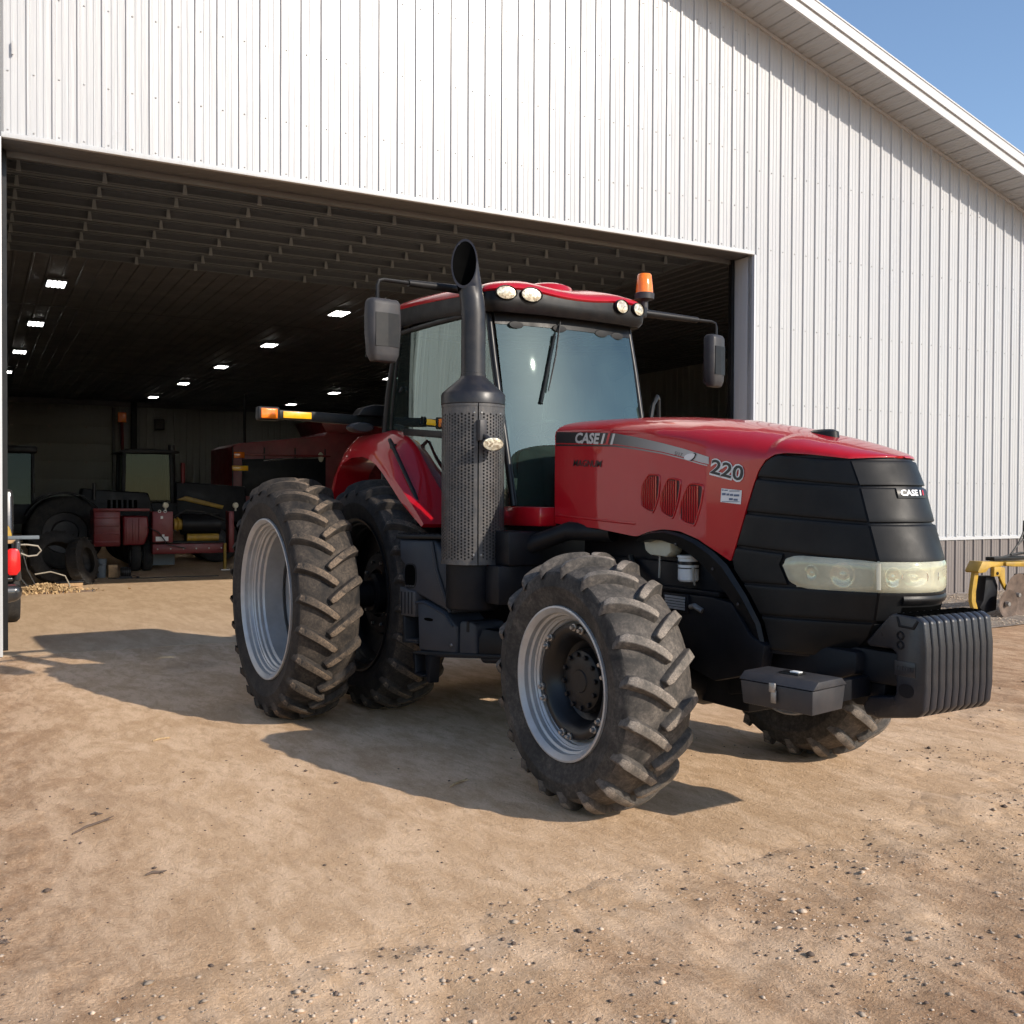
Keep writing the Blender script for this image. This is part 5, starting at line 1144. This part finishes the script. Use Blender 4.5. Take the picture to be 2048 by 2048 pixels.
for sx in (-1, 1):
    MB().prism(smooth_poly([(sx*.80, .70), (sx*.80, .96), (sx*.83, 1.04), (sx*.95, 1.04), (sx*.975, .95), (sx*.975, .70)], 1), 'y', -.015, .06).build('tail_light', 'redlens', tk, bevel=.012, seg=3)
    m = MB(); m.prism(smooth_poly([(sx*.855, .73), (sx*.855, .90), (sx*.93, .90), (sx*.93, .73)], 1), 'y', -.019, -.014); m.build('lit_bulb', 'taillight_on', tk.children[-1], smooth=False)
    for yy in (1.0, 4.4): simple_wheel(tk, (sx*.86, yy, .39), .39, .26, 'old_rubber', 'steel')
m = MB(); m.prism([(1.9, .5), (5.4, .5), (5.45, .95), (3.9, 1.12), (3.5, 1.14), (3.1, 1.78), (2.05, 1.80), (1.95, 1.14)], 'x', -.95, .95); m.build('cab', 'truckpaint', tk, bevel=.05, seg=3)
m = MB(); m.prism([(2.08, 1.2), (3.3, 1.2), (3.02, 1.68), (2.12, 1.70)], 'x', -.956, -.951); m.prism([(2.08, 1.2), (3.3, 1.2), (3.02, 1.68), (2.12, 1.70)], 'x', .951, .956); m.build('side_window', 'blackgloss', tk)
m = MB(); m.add([(-.8, 1.945, 1.2), (.8, 1.945, 1.2), (.75, 2.03, 1.7), (-.75, 2.03, 1.7)], [(0, 1, 2, 3)]); m.build('rear_window', 'blackgloss', tk)
# load on the tailgate
p = empty('yellow_canister', BW(.02, 2.55, 1.10), WA, 'worn yellow canister on the truck bed at the left picture edge', 'canister')
MB().prism(smooth_poly([(-.14, 0), (.14, 0), (.13, .16), (.07, .26), (-.1, .26), (-.14, .2)], 1), 'y', -.12, .12).build('body', 'yellow', p, bevel=.02, seg=3); MB().cyl((-.05, 0, .25), (-.05, 0, .30), .03).build('cap', 'black', p)
for (s, n, z, a, L, lab) in ((.16, 2.48, 1.145, .05, .62, 'grey weathered plank on top of the truck bed load'), (-.02, 2.42, 1.095, -.04, .50, 'brown plank lying under the grey plank on the truck bed')):
    p = empty('plank', BW(s, n, z), WA+a, lab, 'plank', 'planks on the truck'); MB().box(-L/2, L/2, -.07, .07, 0, .045).build('board', 'wood' if 'brown' in lab else 'doorsteel', p, bevel=.004); MB().box(-L/2+.02, -L/2+.05, -.071, .071, -.004, .049).build('end_band', 'grey', p)
p = empty('rope_loop', BW(.28, 2.35, 1.08), WA, 'pale rope loop hanging off the corner of the truck bed', 'rope'); m = MB(); m.tube([(-.08, 0, 0), (.05, -.03, .0), (.17, -.02, -.02), (.21, 0, -.08), (.16, .01, -.14), (.06, 0, -.15), (-.03, 0, -.11), (-.1, 0, -.04)], .011, 8); m.build('rope', 'pale_hose', p)

# wood chips, hoses and boards on the floor
rng = np.random.RandomState(9); V = []; F = []
for i in range(1500):
    a = rng.rand()*6.28; r = abs(rng.randn())*.24; x = r*math.cos(a)*1.5; y = r*math.sin(a)*.7; h = .13*math.exp(-(x/.5)**2-(y/.25)**2)*rng.rand()
    d = rng.randn(3); d /= np.linalg.norm(d); e = np.cross(d, rng.randn(3)); e /= np.linalg.norm(e); L = .02+.03*rng.rand(); w = .008+.01*rng.rand(); c = np.array([x, y, h+.01])
    o = len(V); V += [tuple(c+d*L+e*w), tuple(c+d*L-e*w), tuple(c-d*L-e*w), tuple(c-d*L+e*w)]; F.append((o, o+1, o+2, o+3))
me = bpy.data.meshes.new('wood_chips'); me.from_pydata(V, [], F); me.materials.append(MAT['chips']); ch = place('wood_chips', me, None, BW(.78, 7.35, .005), (0, 0, WA)); tag(ch, 'heap of pale wood chips on the barn floor in the sun', kind='stuff')
for i, (pts, r, mat, lab) in enumerate(([[(-.35, 0, .55), (-.32, -.05, .25), (-.15, -.1, .03), (.1, -.15, .02), (.4, -.1, .02)], .014, 'rubberhose', 'dark hose curling down onto the wood chips'], [[(-.30, .05, .75), (-.22, .0, .4), (-.05, -.1, .04), (.2, -.12, .02)], .011, 'rubberhose', 'thin dark cable leaning over the wood chips'], [[(-.1, 0, .32), (.15, -.02, .36), (.38, -.04, .28), (.45, -.06, .12), (.46, -.06, .02)], .013, 'pale_hose', 'pale hose arching above the wood chips'])):
    p = empty('hose', BW(.75, 7.45), WA, lab, 'hose', 'hoses by the wood chips'); m = MB(); m.tube(pts, r, 7); m.build('line', mat, p); m = MB(); e = Vector(pts[-1]); m.tube([e, e+Vector((.04, -.01, 0))], r*1.5, 8); m.build('fitting', 'steel', p)
p = empty('board', BW(1.15, 7.2), WA+.12, 'dark strip of timber lying in front of the wood chips', 'board'); MB().box(-.45, .45, -.05, .05, .0, .03).build('plank', 'clod', p, bevel=.003); MB().box(.40, .455, -.052, .052, -.001, .033).build('end_tape', 'grey', p)
p = empty('wooden_crate', BW(1.22, 7.75), WA, 'low wooden crate with a dark tray beside the wood chips', 'crate')
for z in (.0, .07): MB().box(-.22, .22, -.15, -.13, z, z+.06).build('slat', 'wood', p, bevel=.003); MB().box(-.22, .22, .13, .15, z, z+.06).build('slat', 'wood', p, bevel=.003)
MB().box(-.24, .24, -.16, .16, .135, .16).build('tray', 'chassis', p, bevel=.006)
# leaning old tyres
for (s, n, a, tilt, r, w, lab) in ((1.10, 9.1, .15, .30, .50, .30, 'big old tyre leaning back against the dark tractor wheel'), (1.52, 8.75, 1.05, .16, .44, .26, 'smaller old tyre standing turned in front of the big old tyre')):
    p = empty('old_tyre', BW(s, n, 0), WA+a, lab, 'tyre', 'old tyres on the barn floor')
    t = MB(); hr = r*.56; t.lathe([(hr, -w/2), (hr+.03, -w*.54), (r*.85, -w*.54), (r, -w*.35), (r, w*.35), (r*.85, w*.54), (hr+.03, w*.54), (hr, w/2), (hr+.02, w*.3), (hr+.10, 0), (hr+.02, -w*.3)], 40, axis='y', closed=True)
    q = t.build('casing', 'old_rubber', p, angle=50); q.location = (0, 0, r*.985+.02); q.rotation_euler = (-tilt, 0, 0)
    lm = MB(); lm.box(r-.01, r+.02, -w*.45, w*.02, -.02, .02); lm = lm.mesh('tread_lug', 'old_rubber', smooth=False)
    for k in range(20): place('tread_lug', lm, q, rot=(0, k*2*math.pi/20, 0))
# bucket, carton, pump
p = empty('bucket', BW(2.02, 10.3), WA, 'grey bucket on the barn floor next to a brown carton', 'bucket'); m = MB(); m.lathe([(0, .0), (.085, 0), (.105, .37), (.112, .375), (.112, .39), (.10, .39), (.082, .02), (0, .02)], 24); m.build('pail', 'doorsteel', p); m = MB(); m.tube([(.11, 0, .36), (.09, -.1, .30), (0, -.15, .27), (-.09, -.1, .30), (-.11, 0, .36)], .005, 6); m.build('bail', 'steel', p)
p = empty('carton', BW(2.23, 10.35), WA+.1, 'small brown carton between the bucket and the black pump', 'carton'); MB().box(-.09, .09, -.12, .12, 0, .26).build('box', 'wood', p, bevel=.004); MB().box(-.09, .09, -.03, .03, .2605, .263).build('tape', 'chips', p)
p = empty('pump', BW(2.47, 10.1), WA, 'small black electric pump with a coiled cord on the barn floor', 'pump'); MB().cyl((-.1, 0, .12), (.1, 0, .12), .10, 20).build('motor', 'black', p, bevel=.01); MB().box(-.12, .12, -.08, .08, 0, .03).build('foot', 'grey', p); m = MB(); m.tube([(.1, -.05, .06), (.25, -.15, .02), (.15, -.3, .012), (-.2, -.28, .012), (-.35, -.12, .012), (.3, -.4, .012), (.9, -.35, .012), (1.8, -.45, .012)], .01, 6); m.build('cord', 'rubberhose', p)
for k in range(3): MB().lathe([(.104, -.05+k*.04), (.108, -.04+k*.04), (.104, -.03+k*.04)], 20, (0, 0, .12), 'x').build('cooling_rib', 'grey', p)

# dark parked tractor on the left
p = empty('parked_tractor', BW(1.0, 14.), WA, 'dark tractor parked deep in the barn on the left, seen side on', 'tractor')
for yy in (-.85, .85): simple_wheel(p, (.54, yy, .84), .84, .46, 'old_rubber', 'grey', 0, 'y')
for yy in (-.75, .75): simple_wheel(p, (2.25, yy, .5), .5, .34, 'old_rubber', 'grey', 0, 'y')
m = MB(); m.lathe([(.90, -.3), (.93, -.3), (.95, .25), (.92, .25)], 24, (.54, -.85, .84), 'y', closed=True, a0=.35, a1=2.7); m.build('fender', 'chassis', p); m = MB(); m.lathe([(.90, -.25), (.93, -.25), (.95, .3), (.92, .3)], 24, (.54, .85, .84), 'y', closed=True, a0=.35, a1=2.7); m.build('fender', 'chassis', p)
m = MB(); m.prism([(.45, 1.05), (2.45, .95), (2.62, 1.1), (2.5, 1.55), (2.42, 1.78), (1.2, 1.85), (.95, 1.88), (.9, 1.5)], 'y', -.36, .36); m.build('hood', 'chassis', p, bevel=.04, seg=3)
for k in range(6): MB().box(1.5+k*.12, 1.57+k*.12, -.372, -.359, 1.35, 1.6).build('hood_slot', 'soot_and_shade', p, smooth=False)
MB().box(-.14, -.08, -.7, -.62, 1.75, 2.2).build('mirror', 'black', p, bevel=.01)
m = MB()
for x in (-.75, -.13):
    for y in (-.62, .62): m.bar((x, y, 1.3), (x*.9, y*.94, 2.68), .07, .07)
m.box(-.8, -.08, -.66, .66, 1.05, 1.5); m.build('cab_frame', 'chassis', p, bevel=.01)
MB().box(-.92, -.02, -.72, .72, 2.66, 2.83).build('roof', 'chassis', p, bevel=.05, seg=3)
m = MB(); m.add([(-.72, -.63, 1.5), (-.15, -.63, 1.5), (-.15, -.6, 2.66), (-.70, -.6, 2.66)], [(0, 1, 2, 3)]); m.build('cab_glass', 'darkglass', p); m = MB(); m.add([(-.12, -.6, 1.5), (-.12, .6, 1.5), (-.13, .58, 2.66), (-.13, -.58, 2.66)], [(0, 1, 2, 3)]); m.build('cab_glass', 'darkglass', p)
m = MB(); m.lathe([(0, .03), (.05, .02), (.06, 0)], 12, (-.03, -.45, 2.72), 'x', sc=(1.5, .7)); m.build('roof_lamp', 'worklamp', p)
m = MB(); m.tube([(1.2, -.42, 1.6), (1.2, -.42, 2.0)], .04, 10); m.build('exhaust', 'stack', p)
# loader with an open cab in the middle
p = empty('loader', BW(3.5, 15.), WA, 'dark loader with a framed cab behind the red trailer in the barn', 'loader')
m = MB()
for x in (-.55, .62):
    for y in (-.55, .55): m.bar((x, y, 1.5), (x*.95, y, 2.78), .09, .09)
m.box(-.62, .72, -.6, .6, 1.0, 1.52); m.build('cab_frame', 'chassis', p, bevel=.015)
MB().prism([(-.74, 2.76), (.80, 2.78), (.78, 2.84), (.1, 2.88), (-.5, 2.86)], 'y', -.66, .66).build('roof', 'chassis', p, bevel=.02)
for yy in (-.56, .56): m = MB(); m.add([(-.5, yy, 1.55), (.58, yy, 1.55), (.56, yy, 2.74), (-.5, yy, 2.74)], [(0, 1, 2, 3)]); m.build('cab_glass', 'darkglass', p)
MB().box(-.1, .3, -.2, .2, 1.55, 2.2).build('seat', 'fabric', p, bevel=.05, seg=3)
m = MB(); m.tube([(.65, -.3, 1.6), (.65, -.3, 3.0)], .09, 14); m.build('exhaust', 'stack', p)
MB().prism([(.72, 1.0), (2.5, 1.0), (2.5, 1.95), (1.0, 2.05), (.72, 2.05)], 'y', -.5, .5).build('engine_cover', 'chassis', p, bevel=.04, seg=3)
m = MB(); m.prism([(.72, 1.60), (.95, 1.70), (1.9, 1.45), (1.85, 1.36), (.9, 1.58)], 'y', -.62, -.52); m.build('lift_arm', 'yellow', p, bevel=.01); m = MB(); m.prism([(.72, 1.60), (.95, 1.70), (1.9, 1.45), (1.85, 1.36), (.9, 1.58)], 'y', .52, .62); m.build('lift_arm', 'yellow', p, bevel=.01)
for x in (-.3, 1.7):
    for yy in (-.7, .7): simple_wheel(p, (x, yy, .55), .55, .38, 'old_rubber', 'grey', 0, 'y')
m = MB(); m.tube([(.9, -.45, 2.0), (.9, -.45, 2.55)], .05, 10); m.build('air_pipe', 'darkred', p)
# red trailer implement in front
p = empty('red_trailer_implement', BW(3.4, 11.5), WA, 'red trailed implement with yellow rollers and a jack stand in the barn', 'implement')
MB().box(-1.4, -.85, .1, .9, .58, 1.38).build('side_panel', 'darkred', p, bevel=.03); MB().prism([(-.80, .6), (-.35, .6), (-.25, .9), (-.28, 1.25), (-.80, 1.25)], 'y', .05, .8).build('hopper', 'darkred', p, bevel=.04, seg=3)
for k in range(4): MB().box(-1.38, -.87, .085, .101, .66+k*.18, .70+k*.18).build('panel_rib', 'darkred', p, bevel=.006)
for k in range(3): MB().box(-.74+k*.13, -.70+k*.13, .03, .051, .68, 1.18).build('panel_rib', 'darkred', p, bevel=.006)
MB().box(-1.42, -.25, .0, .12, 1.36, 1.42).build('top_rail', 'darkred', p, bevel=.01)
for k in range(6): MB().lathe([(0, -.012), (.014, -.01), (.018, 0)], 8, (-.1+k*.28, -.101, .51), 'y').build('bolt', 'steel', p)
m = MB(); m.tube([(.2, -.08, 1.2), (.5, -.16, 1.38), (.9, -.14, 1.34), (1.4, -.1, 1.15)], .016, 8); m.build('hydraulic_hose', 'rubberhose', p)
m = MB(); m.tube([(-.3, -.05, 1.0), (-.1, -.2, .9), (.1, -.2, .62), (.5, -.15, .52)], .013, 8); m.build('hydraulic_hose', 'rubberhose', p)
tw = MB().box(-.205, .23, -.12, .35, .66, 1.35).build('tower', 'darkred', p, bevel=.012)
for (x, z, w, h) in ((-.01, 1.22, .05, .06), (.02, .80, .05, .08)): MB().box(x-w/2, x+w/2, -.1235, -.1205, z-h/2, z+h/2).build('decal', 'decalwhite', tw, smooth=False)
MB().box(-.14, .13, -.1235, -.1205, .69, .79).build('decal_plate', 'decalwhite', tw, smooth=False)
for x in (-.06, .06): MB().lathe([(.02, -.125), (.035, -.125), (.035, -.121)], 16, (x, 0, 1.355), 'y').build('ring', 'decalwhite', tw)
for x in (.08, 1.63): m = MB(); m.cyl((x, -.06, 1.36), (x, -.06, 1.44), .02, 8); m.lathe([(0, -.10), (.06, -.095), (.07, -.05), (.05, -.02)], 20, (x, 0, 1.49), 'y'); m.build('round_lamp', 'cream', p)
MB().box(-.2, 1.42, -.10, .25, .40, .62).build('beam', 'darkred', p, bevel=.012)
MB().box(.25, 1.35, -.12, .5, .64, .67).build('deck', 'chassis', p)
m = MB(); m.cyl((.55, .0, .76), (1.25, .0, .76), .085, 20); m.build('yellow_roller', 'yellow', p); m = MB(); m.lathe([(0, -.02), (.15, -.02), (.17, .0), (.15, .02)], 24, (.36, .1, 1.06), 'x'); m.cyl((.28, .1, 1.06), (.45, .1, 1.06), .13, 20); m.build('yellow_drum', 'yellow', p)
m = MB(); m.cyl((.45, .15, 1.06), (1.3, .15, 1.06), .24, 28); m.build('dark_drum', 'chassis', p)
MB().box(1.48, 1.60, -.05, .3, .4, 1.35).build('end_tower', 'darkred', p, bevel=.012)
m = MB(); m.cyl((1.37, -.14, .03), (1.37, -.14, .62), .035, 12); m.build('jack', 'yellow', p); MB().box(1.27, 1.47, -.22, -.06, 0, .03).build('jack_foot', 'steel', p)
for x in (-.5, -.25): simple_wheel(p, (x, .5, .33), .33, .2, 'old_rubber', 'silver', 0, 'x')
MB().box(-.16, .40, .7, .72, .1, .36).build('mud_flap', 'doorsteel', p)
# combine further back
p = empty('combine_harvester', BW(6.1, 16.5), WA, 'dark red combine harvester standing behind the tractor in the barn', 'combine')
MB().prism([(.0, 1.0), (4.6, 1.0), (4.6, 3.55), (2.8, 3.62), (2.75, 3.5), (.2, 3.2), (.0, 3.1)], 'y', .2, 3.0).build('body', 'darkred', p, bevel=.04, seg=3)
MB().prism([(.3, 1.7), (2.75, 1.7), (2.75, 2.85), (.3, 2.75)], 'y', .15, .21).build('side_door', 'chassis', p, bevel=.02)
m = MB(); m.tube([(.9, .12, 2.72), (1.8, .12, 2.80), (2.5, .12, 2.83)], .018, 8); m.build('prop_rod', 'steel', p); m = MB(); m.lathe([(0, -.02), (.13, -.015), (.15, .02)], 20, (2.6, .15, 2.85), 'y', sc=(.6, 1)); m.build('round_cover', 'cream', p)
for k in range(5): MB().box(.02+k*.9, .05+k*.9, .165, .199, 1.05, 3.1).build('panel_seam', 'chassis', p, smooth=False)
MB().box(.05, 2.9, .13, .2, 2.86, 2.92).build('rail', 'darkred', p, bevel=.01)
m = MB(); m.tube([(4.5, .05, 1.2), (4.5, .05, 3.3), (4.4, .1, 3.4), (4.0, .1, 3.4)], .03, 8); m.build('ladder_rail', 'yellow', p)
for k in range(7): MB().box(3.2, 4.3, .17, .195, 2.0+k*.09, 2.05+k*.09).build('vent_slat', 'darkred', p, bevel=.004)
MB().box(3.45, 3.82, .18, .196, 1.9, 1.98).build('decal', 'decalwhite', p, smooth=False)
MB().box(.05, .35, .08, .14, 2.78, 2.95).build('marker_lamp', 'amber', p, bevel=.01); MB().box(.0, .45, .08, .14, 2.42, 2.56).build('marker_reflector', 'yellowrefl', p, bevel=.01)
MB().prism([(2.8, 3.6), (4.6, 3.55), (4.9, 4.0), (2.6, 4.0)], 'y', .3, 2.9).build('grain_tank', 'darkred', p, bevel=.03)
m = MB(); m.tube([(.4, .3, 3.2), (.4, .3, 4.6)], .04, 8); m.build('antenna_pipe', 'chassis', p)
for x in (.9, 4.0):
    for yy in (.5, 2.7): simple_wheel(p, (x, yy, .85 if x > 2 else .6), .85 if x > 2 else .6, .5, 'old_rubber', 'grey', 0, 'y')
# dark grain cart glimpsed to the right of the cab
p = empty('grain_cart', BW(16.9, 10.5), WA, 'dark red cart glimpsed between the cab and the right jamb', 'grain cart')
MB().prism([(-1.0, 1.5), (2.2, 1.5), (3.0, 3.6), (-1.8, 3.55)], 'y', -.6, 2.0).build('hopper', 'darkred', p, bevel=.03); MB().box(-.8, 2.0, .2, 1.2, .7, 1.5).build('frame', 'chassis', p, bevel=.03)
for k in range(5): MB().prism([(-1.3+k*.85, 1.52), (-1.2+k*.85, 1.52), (-1.2+k*.85+(k-1.5)*.12, 3.5), (-1.3+k*.85+(k-1.5)*.12, 3.5)], 'y', -.66, -.601).build('stake', 'chassis', p)
for yy in (-.3, 1.7): simple_wheel(p, (.6, yy, .75), .75, .45, 'old_rubber', 'grey', 0, 'y')

# ================================================================ yellow tillage tool by the wall
p = empty('tillage_tool', BW(13., -2.4), WA, 'yellow framed tillage tool with dark discs parked by the barn wall', 'farm tool')
MB().prism([(-.52, .82), (-.62, .68), (-.60, .655), (-.45, .66), (-.38, .72), (-.05, .745), (-.05, .80)], 'y', -.10, .12).build('end_plate', 'yellow', p, bevel=.006)
MB().prism([(-.05, .80), (-.05, .745), (.1, .73), (3.4, .62), (3.4, .77)], 'y', -.14, .16).build('main_beam', 'yellow', p, bevel=.01)
m = MB(); m.add([v for (x, z) in ((-.60, .66), (-.63, .5), (-.655, .38), (-.655, .24), (-.60, .12)) for v in ((x, -.03, z), (x+.09, -.03, z), (x+.09, .03, z), (x, .03, z))], [(i*4+k, i*4+(k+1) % 4, (i+1)*4+(k+1) % 4, (i+1)*4+k) for i in range(4) for k in range(4)]); m.build('shank', 'yellow', p, bevel=.004)
for k, x0 in enumerate((-.10, .75, 1.6)):
    MB().prism([(x0-.24, .74), (x0-.25, .60), (x0-.09, .60), (x0-.09, .74)], 'y', -.16, -.10).build('hanger', 'yellow', p, bevel=.006)
    m = MB(); m.lathe([(0, -.175), (.022, -.172), (.024, -.16)], 10, (x0-.18, 0, .645), 'y'); m.build('pivot_bolt', 'chassis', p)
    MB().prism([(x0-.09, .74), (x0+.01, .72), (x0+.02, .50), (x0+.10, .42), (x0+.09, .36), (x0, .43), (x0-.10, .58)], 'y', -.15, -.11).build('disc_arm', 'yellow', p, bevel=.004)
    m = MB(); m.prism([(x0-.28, .60), (x0-.1, .60), (x0-.02, .45), (x0-.05, .1), (x0-.30, .06), (x0-.42, .15), (x0-.34, .24), (x0-.31, .4)], 'y', -.06, .10); m.build('guard', 'chassis', p, bevel=.01)
    for (cx, cz, r_, y_) in ((x0-.02, .20, .21, -.22), (x0+.30, .31, .32, -.16)):
        m = MB(); m.lathe([(0, .055), (r_*.5, .035), (r_*.9, .0), (r_, -.012), (r_*.9, -.006), (r_*.5, .028), (0, .048)], 32, (cx, y_, cz), 'y'); dsc = m.build('disc', 'clod', p, angle=50)
        m = MB(); m.lathe([(0, -.03), (.03, -.03), (.04, .02)], 12, (cx, y_, cz), 'y'); m.build('disc_hub', 'steel', p)
MB().box(-.19, .55, -.05, .1, .815, .87).build('top_bar', 'black', p, bevel=.006); MB().prism([(.1, .87), (.55, .90), (.55, .93)], 'y', -.04, .06).build('wedge', 'black', p)
m = MB(); m.tube([(.25, 0, .90), (.40, -.02, 1.06), (.55, 0, 1.24), (.75, 0, 1.35)], .014, 8); m.tube([(.38, 0, 1.02), (.55, 0, 1.12)], .012, 8); m.build('hydraulic_hose', 'rubberhose', p)
m = MB(); m.tube([(.60, 0, .82), (.55, 0, 1.2), (.56, 0, 1.4)], .02, 8); m.build('mast', 'black', p)
